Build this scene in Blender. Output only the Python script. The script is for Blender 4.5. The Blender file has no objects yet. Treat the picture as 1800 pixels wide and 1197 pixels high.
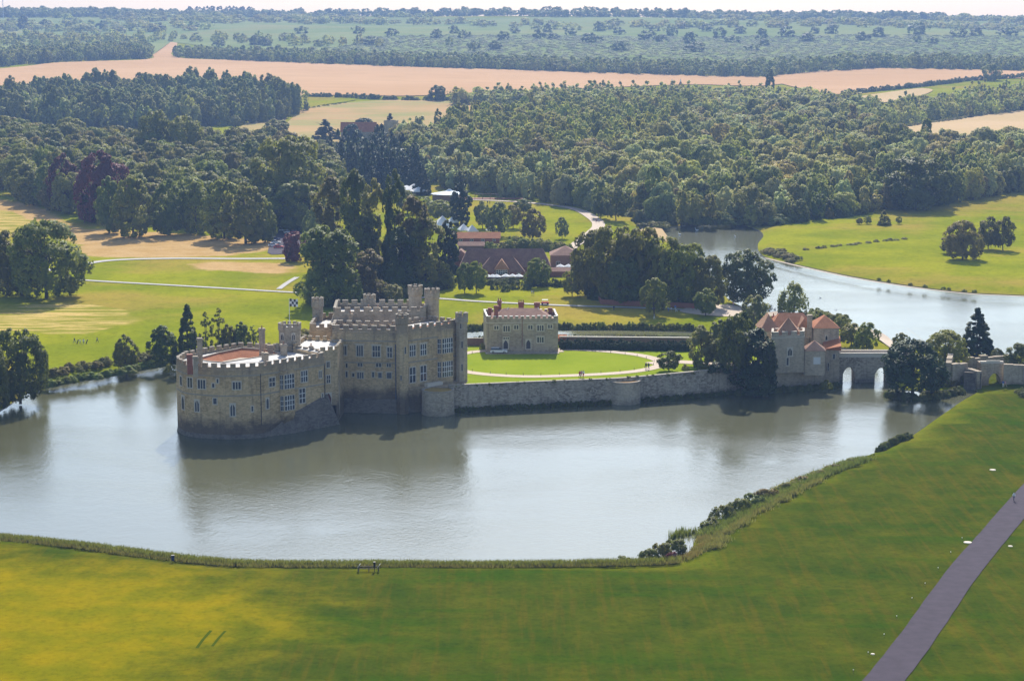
import bpy, bmesh, math, random
import numpy as np
from mathutils import Vector, Matrix
from mathutils.geometry import delaunay_2d_cdt
R=math.radians
rng=random.Random(7); NR=np.random.default_rng(11)
sc=bpy.context.scene; col=sc.collection
# ------------------------------------------------------------------ camera
F=3560.;CX=900.;CY=598.5;CH=95.;PT=math.atan(558.5/F)
FW=(0,math.cos(PT),-math.sin(PT)); UP=(0,math.sin(PT),math.cos(PT))
cd=bpy.data.cameras.new('camera'); cam=bpy.data.objects.new('camera',cd); col.objects.link(cam)
cd.sensor_width=36; cd.lens=F/1800*36; cd.clip_start=1; cd.clip_end=60000
cam.location=(0,0,CH); cam.rotation_euler=(R(90)-PT,0,0); sc.camera=cam
# ------------------------------------------------------------------ terrain height
PY=[0,900,1000,1150,1300,1500,1750,2000,2300,2600,3000,3800,4800,5400,7000,12000]
PZ=[1.5,1.5,2,4,6.5,9,12,20,28,36,48,74,104,106,80,40]
def ray(x,y): return (x-CX, FW[1]*F-UP[1]*(y-CY), FW[2]*F-UP[2]*(y-CY))
def pt(x,y,z=0.):
    d=ray(x,y); t=(z-CH)/d[2]; return (d[0]*t,d[1]*t)
def cat(P,n=4,closed=True):
    P=[np.array(p,float) for p in P]; out=[]; N=len(P)
    for i in range(N if closed else N-1):
        g=(lambda k:P[k%N]) if closed else (lambda k:P[min(max(k,0),N-1)])
        a,b,c,d=g(i-1),g(i),g(i+1),g(i+2)
        for j in range(n):
            t=j/n; out.append(.5*((2*b)+(-a+c)*t+(2*a-5*b+4*c-d)*t*t+(-a+3*b-3*c+d)*t**3))
    if not closed: out.append(P[-1])
    return [tuple(float(v) for v in p) for p in out]
MOAT_PX=[(-700,900),(-300,928),(0,948),(150,962),(300,982),(450,995),(640,995),(780,996),(900,996),(1040,994),(1120,992),(1180,988),(1213,972),(1228,945),(1290,905),(1400,850),(1500,812),(1590,775),(1650,735),(1690,707),(1718,690),(1700,684),(1650,687),(1590,686),(1566,677),(1562,668),(1560,650),(1540,628),(1480,612),(1400,600),(1300,588),(1215,584),(1100,581),(1000,581),(830,580),(700,584),(560,596),(440,612),(360,625),(290,642),(200,660),(110,676),(50,690),(0,722),(-150,800),(-700,810)]
LAKE_PX=[(1120,401),(1150,395),(1180,399),(1230,396),(1290,395),(1328,403),(1342,415),(1332,432),(1345,452),(1420,470),(1500,487),(1600,503),(1700,515),(1800,520),(2000,530),(2300,545),(2300,600),(2000,622),(1800,626),(1720,624),(1650,612),(1590,607),(1545,598),(1490,582),(1430,562),(1340,556),(1300,538),(1275,522),(1240,480),(1215,455),(1180,432),(1140,414)]
MOAT=cat([pt(*p) for p in MOAT_PX],4); LAKE=cat([pt(*p) for p in LAKE_PX],5)
def inpoly(X,Y,P):
    P=np.array(P); x1,y1=P[:,0],P[:,1]; x2,y2=np.roll(x1,-1),np.roll(y1,-1)
    X=np.atleast_1d(X)[:,None]; Y=np.atleast_1d(Y)[:,None]
    with np.errstate(divide='ignore',invalid='ignore'):
        c=((y1>Y)!=(y2>Y))&(X<(x2-x1)*(Y-y1)/(y2-y1)+x1)
    return c.sum(1)%2==1
def segdist(X,Y,P):
    P=np.array(P); A=P; B=np.roll(P,-1,0); d=B-A; L=(d**2).sum(1)+1e-9
    out=np.full(len(X),1e9)
    for s in range(0,len(X),4000):
        q=np.stack([X[s:s+4000],Y[s:s+4000]],1)[:,None,:]
        t=np.clip(((q-A)*d).sum(2)/L,0,1); e=q-(A+d*t[...,None])
        out[s:s+4000]=np.sqrt((e**2).sum(2).min(1))
    return out
def ht(X,Y):
    X=np.atleast_1d(np.array(X,float)); Y=np.atleast_1d(np.array(Y,float))
    z=np.interp(Y,PY,PZ)
    far=np.clip((Y-1500)/1500,0,1)
    z=z+far*(7*np.sin(X/430+.6)*np.cos(Y/700)+3*np.sin(X/170+Y/240))
    z=z+far*np.clip((Y-3000)/1500,0,1)*(-6*X/800)
    near=(Y<1150)
    if near.any():
        d=np.minimum(segdist(X[near],Y[near],MOAT),segdist(X[near],Y[near],LAKE))
        z[near]=np.minimum(z[near],0.22+d*.22)
    return z
_YY=np.concatenate([np.arange(700,1500,8.),np.arange(1500,7000,16.)])
def gp(x,y):
    """ground point seen at photo pixel x,y"""
    if y>440:
        z=1.5
        for _ in range(10):
            X,Y=pt(x,y,z); z=z+.6*(float(ht(X,Y)[0])-z)
        X,Y=pt(x,y,z); return X,Y,float(ht(X,Y)[0])
    d=ray(x,y); xs=_YY*d[0]/d[1]; rz=CH+_YY*d[2]/d[1]; g=rz-ht(xs,_YY)
    i=int(np.argmax(g<0)) if (g<0).any() else int(np.argmin(g))
    if i>0 and g[i]<0: t=g[i-1]/(g[i-1]-g[i]); Y=_YY[i-1]+(_YY[i]-_YY[i-1])*t
    else: Y=_YY[i]
    X=Y*d[0]/d[1]; return float(X),float(Y),float(ht(X,Y)[0])
def zat(Y,ypx):
    k=CY-ypx; return CH+Y*(k*FW[1]-F*UP[1])/(F*UP[2]-k*FW[2])
def ppm(Y): return F/(Y*FW[1]+90*math.sin(PT))
# ------------------------------------------------------------------ object helpers
def tag(o,label=None,cat=None,group=None,kind=None):
    if label:o['label']=label
    if cat:o['category']=cat
    if group:o['group']=group
    if kind:o['kind']=kind
    return o
def empty(name,loc,label,cat,group=None,rz=0):
    o=bpy.data.objects.new(name,None); col.objects.link(o); o.location=loc; o.rotation_euler.z=rz
    o.empty_display_size=.5
    return tag(o,label,cat,group)
def rloc(o):
    while o.parent: o=o.parent
    return np.array(o.location)
class MB:
    def __init__(s): s.v=[];s.f=[];s.m=[]
    def add(s,v,f,m=0):
        n=len(s.v); s.v+=[tuple(map(float,p)) for p in v]; s.f+=[tuple(n+i for i in q) for q in f]; s.m+=[m]*len(f)
    def prism(s,P,z0,z1,m=0,top=True,bot=False,P1=None,mtop=None):
        n=len(P); P1=P1 or P
        zz0=z0 if hasattr(z0,'__len__') else [z0]*n; zz1=z1 if hasattr(z1,'__len__') else [z1]*n
        v=[(p[0],p[1],zz0[i]) for i,p in enumerate(P)]+[(p[0],p[1],zz1[i]) for i,p in enumerate(P1)]
        s.add(v,[(i,(i+1)%n,n+(i+1)%n,n+i) for i in range(n)],m)
        if top: s.add(v[n:],[tuple(range(n))],m if mtop is None else mtop)
        if bot: s.add(v[:n],[tuple(range(n))[::-1]],m)
    def box(s,c,sz,rz=0,m=0,z0=None):
        """c = centre xy + base z"""
        a,b=math.cos(rz),math.sin(rz); hx,hy=sz[0]/2,sz[1]/2
        P=[(c[0]+x*a-y*b,c[1]+x*b+y*a) for x,y in((-hx,-hy),(hx,-hy),(hx,hy),(-hx,hy))]
        s.prism(P,c[2],c[2]+sz[2],m,bot=True)
    def cyl(s,c,r,z0,z1,n=12,m=0,r1=None,a0=0,top=True):
        r1=r if r1 is None else r1
        P=[(c[0]+r*math.cos(a0+2*math.pi*i/n),c[1]+r*math.sin(a0+2*math.pi*i/n)) for i in range(n)]
        Q=[(c[0]+r1*math.cos(a0+2*math.pi*i/n),c[1]+r1*math.sin(a0+2*math.pi*i/n)) for i in range(n)]
        s.prism(P,z0,z1,m,top=top,P1=Q)
    def tube(s,a,b,r,r1=None,n=6,m=0):
        a=Vector(a);b=Vector(b);d=(b-a).normalized(); u=d.orthogonal().normalized(); w=d.cross(u); r1=r if r1 is None else r1
        v=[a+(u*math.cos(t)+w*math.sin(t))*r for t in [2*math.pi*i/n for i in range(n)]]+[b+(u*math.cos(t)+w*math.sin(t))*r1 for t in [2*math.pi*i/n for i in range(n)]]
        s.add(v,[(i,(i+1)%n,n+(i+1)%n,n+i) for i in range(n)]+[tuple(range(n))[::-1],tuple(range(n,2*n))],m)
    def wallbox(s,p0,p1,t,z0,z1,m=0,off=0):
        """a wall from p0 to p1, thickness t, centred on the line moved by off to the left"""
        p0=np.array(p0[:2],float);p1=np.array(p1[:2],float); d=p1-p0; L=np.hypot(*d); d/=L; n=np.array((-d[1],d[0]))
        a=p0+n*(off-t/2); b=p1+n*(off-t/2); c=p1+n*(off+t/2); e=p0+n*(off+t/2)
        s.prism([a,b,c,e],z0,z1,m,bot=True)
    def build(s,name,mats,parent=None,smooth=False,loc=None):
        me=bpy.data.meshes.new(name); o=bpy.data.objects.new(name,me); col.objects.link(o)
        if not isinstance(mats,(list,tuple)): mats=[mats]
        for m in mats: me.materials.append(m)
        v=np.array(s.v,float).reshape(-1,3)
        if parent is not None: o.parent=parent; v=v-rloc(parent)
        elif loc is not None: o.location=loc; v=v-np.array(loc)
        me.from_pydata(v.tolist(),[],s.f); me.polygons.foreach_set('material_index',s.m)
        if smooth: me.polygons.foreach_set('use_smooth',[True]*len(s.f))
        me.validate(); me.update()
        bm=bmesh.new(); bm.from_mesh(me); bmesh.ops.remove_doubles(bm,verts=bm.verts,dist=1e-4); bmesh.ops.recalc_face_normals(bm,faces=bm.faces); bm.to_mesh(me); bm.free()
        return o
def rounded(P,n=3): return cat(P,n)
def lerp(a,b,t): return tuple(a[i]+(b[i]-a[i])*t for i in range(len(a)))
# ------------------------------------------------------------------ materials
def mat(name):
    m=bpy.data.materials.new(name); m.use_nodes=True; nt=m.node_tree; nt.nodes.clear(); return m,nt,nt.nodes,nt.links
def nd(N,t,**k):
    n=N.new(t)
    for a,b in k.items():
        if a in n.inputs: n.inputs[a].default_value=b
        else: setattr(n,a,b)
    return n
def c4(c): return (c[0],c[1],c[2],1)
def noise(N,L,vec,scale,detail=4,rough=.55,dist=0):
    n=nd(N,'ShaderNodeTexNoise'); n.inputs['Scale'].default_value=scale; n.inputs['Detail'].default_value=detail; n.inputs['Roughness'].default_value=rough; n.inputs['Distortion'].default_value=dist
    if vec is not None: L.new(vec,n.inputs['Vector'])
    return n.outputs[0]
def ramp(N,L,f,a,b):
    n=nd(N,'ShaderNodeMapRange'); n.inputs[1].default_value=a; n.inputs[2].default_value=b; n.interpolation_type='SMOOTHSTEP'
    L.new(f,n.inputs[0]); return n.outputs[0]
def mix(N,L,f,a,b,mode='MIX'):
    n=nd(N,'ShaderNodeMix',data_type='RGBA',blend_type=mode)
    for s,v in((0,f),(6,a),(7,b)):
        if isinstance(v,(int,float)): n.inputs[s].default_value=v
        elif isinstance(v,(tuple,list)): n.inputs[s].default_value=c4(v)
        else: L.new(v,n.inputs[s])
    return n.outputs[2]
def mathn(N,L,op,a,b=None):
    n=nd(N,'ShaderNodeMath',operation=op)
    for s,v in((0,a),(1,b)):
        if v is None: continue
        if isinstance(v,(int,float)): n.inputs[s].default_value=v
        else: L.new(v,n.inputs[s])
    return n.outputs[0]
def posvec(N,L,scale=None,rz=0):
    g=nd(N,'ShaderNodeNewGeometry').outputs['Position']
    if scale is None: return g
    m=nd(N,'ShaderNodeMapping'); m.inputs['Scale'].default_value=scale; m.inputs['Rotation'].default_value=(0,0,rz); L.new(g,m.inputs['Vector']); return m.outputs[0]
def finish(m,N,L,colr,rough=.85,bump=None,bs=.3,bd=.1,spec=.3,metal=0):
    p=nd(N,'ShaderNodeBsdfPrincipled'); p.inputs['Roughness'].default_value=rough; p.inputs['Specular IOR Level'].default_value=spec; p.inputs['Metallic'].default_value=metal
    if isinstance(colr,tuple): p.inputs['Base Color'].default_value=c4(colr)
    else: L.new(colr,p.inputs['Base Color'])
    if bump is not None:
        b=nd(N,'ShaderNodeBump'); b.inputs['Strength'].default_value=bs; b.inputs['Distance'].default_value=bd; L.new(bump,b.inputs['Height']); L.new(b.outputs[0],p.inputs['Normal'])
    o=nd(N,'ShaderNodeOutputMaterial'); L.new(p.outputs[0],o.inputs[0]); return m
def plain(name,c,rough=.7,metal=0,spec=.4,var=.15,scale=3):
    m,nt,N,L=mat(name); v=posvec(N,L); n=noise(N,L,v,scale)
    cc=mix(N,L,n,tuple(x*(1-var) for x in c),tuple(min(1,x*(1+var)) for x in c)); return finish(m,N,L,cc,rough,spec=spec,metal=metal)
def stone(name,a,b,dark,top,zlo=4.5,zhi=14.,plinth=True,brick=.45):
    m,nt,N,L=mat(name); v=posvec(N,L)
    big=noise(N,L,v,.22,5); fine=noise(N,L,v,2.6,6,.7)
    c=mix(N,L,ramp(N,L,big,.35,.65),a,b)
    # courses of small rubble stones
    vo=nd(N,'ShaderNodeTexVoronoi'); mp=posvec(N,L,(1.6,1.6,3.4)); L.new(mp,vo.inputs['Vector']); vo.inputs['Scale'].default_value=1.0
    bw=nd(N,'ShaderNodeRGBToBW'); L.new(vo.outputs['Color'],bw.inputs[0])
    g=ramp(N,L,bw.outputs[0],.1,.9); c=mix(N,L,mathn(N,L,'MULTIPLY',g,brick),c,tuple(x*1.45 for x in b))
    c=mix(N,L,mathn(N,L,'MULTIPLY',ramp(N,L,fine,.52,.75),.6),c,dark)
    sx=nd(N,'ShaderNodeSeparateXYZ'); L.new(v,sx.inputs[0]); z=sx.outputs[2]
    wob=mathn(N,L,'MULTIPLY',mathn(N,L,'SUBTRACT',noise(N,L,v,.35,5,.65),.5),7)
    zz=mathn(N,L,'ADD',z,wob)
    if plinth:
        st=nd(N,'ShaderNodeMapRange'); st.inputs[1].default_value=zlo; st.inputs[2].default_value=zlo-3; L.new(zz,st.inputs[0])
        c=mix(N,L,mathn(N,L,'MULTIPLY',st.outputs[0],.85),c,dark)
    tp=nd(N,'ShaderNodeMapRange'); tp.inputs[1].default_value=zhi; tp.inputs[2].default_value=zhi+2.5; L.new(zz,tp.inputs[0])
    c=mix(N,L,mathn(N,L,'MULTIPLY',tp.outputs[0],.7),c,top)
    # streaks of damp running down
    s2=noise(N,L,posvec(N,L,(1.4,1.4,.12)),1,3); c=mix(N,L,mathn(N,L,'MULTIPLY',ramp(N,L,s2,.52,.72),.35),c,dark)
    return finish(m,N,L,c,.9,bump=mathn(N,L,'ADD',vo.outputs['Distance'],fine),bs=.6,bd=.12,spec=.2)
def tiles(name,a,b,rows=2.5):
    m,nt,N,L=mat(name); v=posvec(N,L)
    c=mix(N,L,ramp(N,L,noise(N,L,v,.5,5,.7),.3,.7),a,b)
    sp=noise(N,L,v,5,3); c=mix(N,L,mathn(N,L,'MULTIPLY',ramp(N,L,sp,.5,.75),.5),c,tuple(x*.45 for x in a))
    w=nd(N,'ShaderNodeTexWave',wave_type='BANDS',bands_direction='Z'); w.inputs['Scale'].default_value=rows; w.inputs['Distortion'].default_value=.4; L.new(v,w.inputs['Vector'])
    return finish(m,N,L,c,.85,bump=w.outputs[1],bs=.5,bd=.1,spec=.2)
def leafmat(name,a,b,trans=.32,hv=.03,vv=.35,tip=None):
    m,nt,N,L=mat(name)
    oi=nd(N,'ShaderNodeObjectInfo'); g=posvec(N,L)
    n=noise(N,L,g,.35,3); n2=noise(N,L,g,1.7,2)
    c=mix(N,L,ramp(N,L,n,.3,.7),a,b)
    if tip: c=mix(N,L,mathn(N,L,'MULTIPLY',ramp(N,L,n2,.5,.75),.6),c,tip)
    h=nd(N,'ShaderNodeHueSaturation'); L.new(c,h.inputs['Color'])
    r=oi.outputs['Random']
    L.new(mathn(N,L,'ADD',.5-hv,mathn(N,L,'MULTIPLY',r,2*hv)),h.inputs['Hue'])
    r2=mathn(N,L,'FRACT',mathn(N,L,'MULTIPLY',r,7.31))
    L.new(mathn(N,L,'ADD',1-vv*.6,mathn(N,L,'MULTIPLY',r2,vv*1.4)),h.inputs['Value'])
    p=nd(N,'ShaderNodeBsdfPrincipled'); p.inputs['Roughness'].default_value=.6; p.inputs['Specular IOR Level'].default_value=.12; L.new(h.outputs[0],p.inputs['Base Color'])
    t=nd(N,'ShaderNodeBsdfTranslucent'); tc=mix(N,L,.5,h.outputs[0],(.25,.3,.03)) if trans>.2 else h.outputs[0]; L.new(tc,t.inputs[0])
    x=nd(N,'ShaderNodeMixShader'); x.inputs[0].default_value=trans; L.new(p.outputs[0],x.inputs[1]); L.new(t.outputs[0],x.inputs[2])
    o=nd(N,'ShaderNodeOutputMaterial'); L.new(x.outputs[0],o.inputs[0]); return m
def grass(name,a,b,dry,scale=.03,dryamt=.5,stripe=None,fine=.5):
    m,nt,N,L=mat(name); v=posvec(N,L)
    c=mix(N,L,ramp(N,L,noise(N,L,v,scale,5,.6),.35,.65),a,b)
    d=noise(N,L,v,scale*.55,6,.65,.4); c=mix(N,L,mathn(N,L,'MULTIPLY',ramp(N,L,d,.5,.66),dryamt),c,dry)
    c=mix(N,L,mathn(N,L,'MULTIPLY',ramp(N,L,noise(N,L,v,.5,5,.7),.45,.8),fine),c,tuple(x*.6 for x in a))
    if stripe:
        s=nd(N,'ShaderNodeTexNoise'); s.inputs['Scale'].default_value=1; s.inputs['Detail'].default_value=4
        L.new(posvec(N,L,(stripe[0],stripe[1],1),stripe[2]),s.inputs['Vector'])
        c=mix(N,L,mathn(N,L,'MULTIPLY',ramp(N,L,s.outputs[0],.45,.7),stripe[3]),c,tuple(x*.85 for x in dry))
    return finish(m,N,L,c,.9,bump=noise(N,L,v,1.2,5,.7),bs=.5,bd=.25,spec=0)
M={}
M['stone_keep']=stone('ragstone_keep',(.40,.275,.135),(.57,.42,.235),(.085,.066,.055),(.29,.225,.16),5.4,13.4,brick=.6)
M['stone_main']=stone('ragstone_mansion',(.40,.28,.145),(.55,.41,.235),(.085,.066,.055),(.28,.22,.165),7,18.0,brick=.6)
M['stone_grey']=stone('ragstone_grey',(.31,.25,.175),(.43,.355,.26),(.13,.105,.085),(.32,.27,.21),3,40)
M['stone_wall']=stone('rubble_wall',(.20,.16,.115),(.37,.31,.235),(.055,.045,.037),(.24,.2,.15),2.4,40,brick=.9)
M['stone_bastion']=stone('pale_bastion_stone',(.33,.27,.195),(.45,.38,.28),(.12,.10,.08),(.38,.32,.24),1.6,40,brick=.5)
M['stone_dark']=stone('damp_plinth_stone',(.10,.085,.07),(.17,.145,.12),(.04,.036,.032),(.2,.17,.14),-9,40,plinth=False,brick=.6)
M['stone_gate']=stone('pale_gate_stone',(.37,.30,.21),(.50,.41,.30),(.17,.14,.11),(.46,.39,.31),2.5,40)
M['trim']=plain('pale_dressed_stone',(.62,.55,.45),.8,scale=1.5)
M['cap']=plain('lichen_capped_stone',(.36,.31,.24),.85,var=.4,scale=1.2)
M['mullion']=plain('white_painted_mullion',(.75,.74,.72),.6)
M['glass']=plain('dark_window_glass',(.025,.03,.045),.12,spec=.6)
M['door']=plain('faded_oak_door',(.06,.055,.06),.7)
M['reddoor']=plain('dark_red_door',(.12,.03,.025),.7)
M['lead']=plain('pale_lead_roof',(.44,.43,.41),.7,var=.25,scale=.4)
M['tile']=tiles('red_clay_tile',(.40,.135,.05),(.52,.20,.085))
M['tile2']=tiles('weathered_brown_tile',(.23,.125,.09),(.34,.19,.13))
M['tile3']=tiles('pinkish_old_tile',(.42,.21,.12),(.52,.29,.17))
M['brick']=plain('red_brick',(.30,.115,.075),.85,var=.3,scale=2.5)
M['brickgrey']=plain('brown_brick',(.26,.15,.11),.85,var=.3,scale=2.5)
M['asphalt']=plain('grey_asphalt',(.058,.047,.064),.9,var=.35,scale=.5,spec=.1)
M['gravel']=plain('pale_gravel',(.50,.40,.30),.9,var=.15,scale=.3)
M['road']=plain('pale_tarmac',(.42,.40,.37),.9,var=.1,scale=.2)
M['white']=plain('white_fabric',(.80,.80,.78),.7,var=.04)
M['bluegrey']=plain('pale_blue_canvas',(.45,.55,.66),.7,var=.06)
M['black']=plain('black_paint',(.02,.02,.022),.5)
M['wood']=plain('weathered_wood',(.16,.12,.08),.85,var=.3)
M['bark']=plain('grey_brown_bark',(.10,.08,.06),.95,var=.35,scale=2)
M['rubber']=plain('tyre_rubber',(.02,.02,.02),.8)
M['steel']=plain('wheel_alloy',(.5,.5,.52),.35,metal=.6)
M['skin']=plain('skin',(.55,.33,.24),.6)
M['sand']=plain('sandy_shore',(.42,.34,.24),.95,var=.2,scale=.5)
def parkmat():
    m,nt,N,L=mat('park_grass'); v=posvec(N,L)
    def att(n): q=nd(N,'ShaderNodeAttribute'); q.attribute_name=n; return q.outputs['Fac']
    n1=noise(N,L,v,.022,5,.6); n2=noise(N,L,v,.012,6,.65,.4); fine=noise(N,L,v,.9,6,.75); med=noise(N,L,v,.09,5,.65)
    c=mix(N,L,ramp(N,L,n1,.35,.65),(.200,.235,.008),(.300,.305,.012))
    c=mix(N,L,mathn(N,L,'MULTIPLY',ramp(N,L,n2,.46,.66),.65),c,(.40,.27,.06))
    # foreground sward, greener and darkened by painted-in cloud shade, streaked by the mower
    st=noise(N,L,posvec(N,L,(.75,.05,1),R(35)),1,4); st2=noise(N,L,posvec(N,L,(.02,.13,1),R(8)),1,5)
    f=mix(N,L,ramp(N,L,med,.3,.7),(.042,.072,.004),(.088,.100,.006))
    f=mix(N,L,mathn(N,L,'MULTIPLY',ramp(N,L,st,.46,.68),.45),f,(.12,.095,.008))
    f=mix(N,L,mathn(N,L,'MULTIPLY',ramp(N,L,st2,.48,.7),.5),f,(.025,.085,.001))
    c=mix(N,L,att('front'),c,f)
    def blend(c,name,col1,col2,soft=.35):
        k=mathn(N,L,'ADD',att(name),mathn(N,L,'MULTIPLY',mathn(N,L,'SUBTRACT',med,.5),.9)); k=ramp(N,L,k,.5-soft/2,.5+soft/2)
        return mix(N,L,k,c,mix(N,L,ramp(N,L,med,.35,.65),col1,col2))
    c=mix(N,L,mathn(N,L,'MULTIPLY',ramp(N,L,noise(N,L,posvec(N,L,(.35,.22,1),R(20)),1,6,.7),.45,.7),.38),c,mix(N,L,.6,c,(.02,.04,0)))
    c=blend(c,'dry',(.47,.30,.11),(.54,.36,.16))
    hs=noise(N,L,posvec(N,L,(.05,.42,1),R(-14)),1,3)
    hy=att('hay'); hk=ramp(N,L,mathn(N,L,'ADD',hy,mathn(N,L,'MULTIPLY',mathn(N,L,'SUBTRACT',med,.5),.6)),.35,.6)
    c=mix(N,L,hk,c,mix(N,L,ramp(N,L,hs,.46,.56),(.27,.26,.03),(.58,.42,.14)))
    c=blend(c,'dry_sunlit',(.185,.175,.001),(.27,.21,.001),.9)  # yellow dry grass, with the sunlight on it painted into the colour
    c=mix(N,L,mathn(N,L,'MULTIPLY',ramp(N,L,fine,.42,.75),.6),c,mix(N,L,.5,c,(0,0,0)))
    return finish(m,N,L,c,1,bump=mathn(N,L,'ADD',noise(N,L,v,1.2,5,.7),med),bs=.55,bd=.25,spec=0)
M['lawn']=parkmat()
M['far']=grass('far_pasture',(.20,.25,.08),(.27,.30,.11),(.33,.29,.12),.006,.5)
M['front']=grass('foreground_grass',(.060,.105,.012),(.10,.14,.018),(.15,.115,.035),.03,.65,stripe=(.9,.05,R(35),.35))
M['sunny']=grass('sunlit_dry_grass',(.21,.22,.012),(.28,.255,.012),(.33,.20,.015),.05,.4)  # dry grass, sunlight painted into its yellow
M['court']=grass('clipped_lawn',(.21,.275,.016),(.26,.315,.022),(.29,.29,.04),.05,.25,fine=.15)
M['dry']=grass('dry_mown_grass',(.46,.30,.12),(.52,.34,.15),(.56,.40,.20),.03,.5)
M['dry2']=grass('dry_red_grass',(.36,.20,.08),(.38,.27,.08),(.42,.26,.12),.05,.6)
M['hay']=grass('mown_hay_swaths',(.26,.27,.05),(.33,.31,.07),(.55,.42,.16),.03,.4,stripe=(.33,.035,R(-62),.9))
M['stubble']=grass('wheat_stubble',(.57,.35,.175),(.62,.39,.205),(.50,.32,.15),.004,.4,stripe=(.006,.05,R(10),.3),fine=.06)
M['stubble2']=grass('pale_stubble',(.55,.40,.20),(.60,.43,.24),(.42,.36,.16),.006,.5,fine=.1)
M['pasture2']=grass('patchy_pasture',(.33,.31,.11),(.48,.34,.15),(.62,.35,.17),.012,.8,stripe=(.008,.05,R(8),.5),fine=.2)
M['leaf']=leafmat('broadleaf_foliage',(0.146,0.176,0.022),(0.241,0.244,0.034),.42,tip=(0.460,0.351,0.071),vv=.45)
M['leafdark']=leafmat('dark_ivy_foliage',(0.074,0.104,0.020),(0.125,0.146,0.025),.3,vv=.3,tip=(0.251,0.217,0.043))
M['leafolive']=leafmat('olive_foliage',(0.186,0.172,0.039),(0.255,0.221,0.049),.42,tip=(0.414,0.317,0.090),hv=.035)
M['leafpale']=leafmat('pale_poplar_foliage',(0.187,0.210,0.063),(0.262,0.267,0.087),.42,tip=(0.386,0.351,0.144))
M['leafgreen']=leafmat('bright_poplar_foliage',(0.122,0.160,0.023),(0.187,0.206,0.033),.42,tip=(0.270,0.258,0.053),vv=.2)
M['leafcopper']=leafmat('copper_beech_foliage',(0.119,0.031,0.042),(0.168,0.049,0.053),.2,tip=(0.280,0.112,0.098),hv=.01)
M['leafbright']=leafmat('light_green_foliage',(0.187,0.211,0.026),(0.261,0.258,0.044),.45,tip=(0.408,0.350,0.070))
M['leafcon']=leafmat('conifer_foliage',(0.035,0.060,0.022),(0.056,0.088,0.027),.2,vv=.2,tip=(0.088,0.106,0.037))
M['orchard']=leafmat('orchard_foliage',(.24,.29,.10),(.31,.34,.14),.4,vv=.2)
M['woodolive']=leafmat('olive_wood_foliage',(0.394,0.352,0.101),(0.516,0.433,0.135),.5,tip=(0.678,0.542,0.204),hv=.03,vv=.5)
M['woodgreen']=leafmat('green_wood_foliage',(0.349,0.376,0.072),(0.506,0.474,0.107),.5,tip=(0.732,0.585,0.166),vv=.5)
M['wooddark']=leafmat('dark_wood_foliage',(0.191,0.230,0.058),(0.287,0.292,0.072),.45,tip=(0.459,0.383,0.117),vv=.4)
M['woodpale']=leafmat('pale_wood_foliage',(0.459,0.485,0.194),(0.563,0.566,0.229),.5,tip=(0.740,0.674,0.321),vv=.4)
M['reedbright']=leafmat('fresh_reed_green',(.17,.24,.03),(.24,.29,.05),.45,tip=(.32,.33,.08))
M['reed']=leafmat('reed_green',(.12,.155,.03),(.19,.195,.05),.4,tip=(.30,.22,.08))
M['reeddry']=leafmat('dry_reed_brown',(.22,.18,.06),(.30,.21,.075),.35,tip=(.18,.19,.05))
def watermat():
    m,nt,N,L=mat('lake_water')
    b1=noise(N,L,posvec(N,L,(.9,.55,1)),1.3,5,.7,.3); b2=noise(N,L,posvec(N,L,(.35,.22,1),R(14)),.6,4,.65,.5)
    wind=ramp(N,L,noise(N,L,posvec(N,L,(.5,1,1),.3),.02,4,.6,.6),.35,.65)
    h=mathn(N,L,'ADD',mathn(N,L,'MULTIPLY',b1,mathn(N,L,'ADD',.35,mathn(N,L,'MULTIPLY',wind,.8))),mathn(N,L,'MULTIPLY',b2,.9))
    b=nd(N,'ShaderNodeBump'); b.inputs['Strength'].default_value=.75; b.inputs['Distance'].default_value=.10; L.new(h,b.inputs['Height'])
    d=nd(N,'ShaderNodeBsdfDiffuse'); d.inputs['Color'].default_value=(.100,.098,.045,1)
    g=nd(N,'ShaderNodeBsdfGlossy'); g.inputs['Color'].default_value=(.84,.93,1,1); g.inputs['Roughness'].default_value=.10; L.new(b.outputs[0],g.inputs['Normal'])
    f=nd(N,'ShaderNodeFresnel'); f.inputs['IOR'].default_value=2.1; L.new(b.outputs[0],f.inputs['Normal'])
    x=nd(N,'ShaderNodeMixShader'); L.new(f.outputs[0],x.inputs[0]); L.new(d.outputs[0],x.inputs[1]); L.new(g.outputs[0],x.inputs[2])
    o=nd(N,'ShaderNodeOutputMaterial'); L.new(x.outputs[0],o.inputs[0]); return m
M['water']=watermat()
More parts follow.
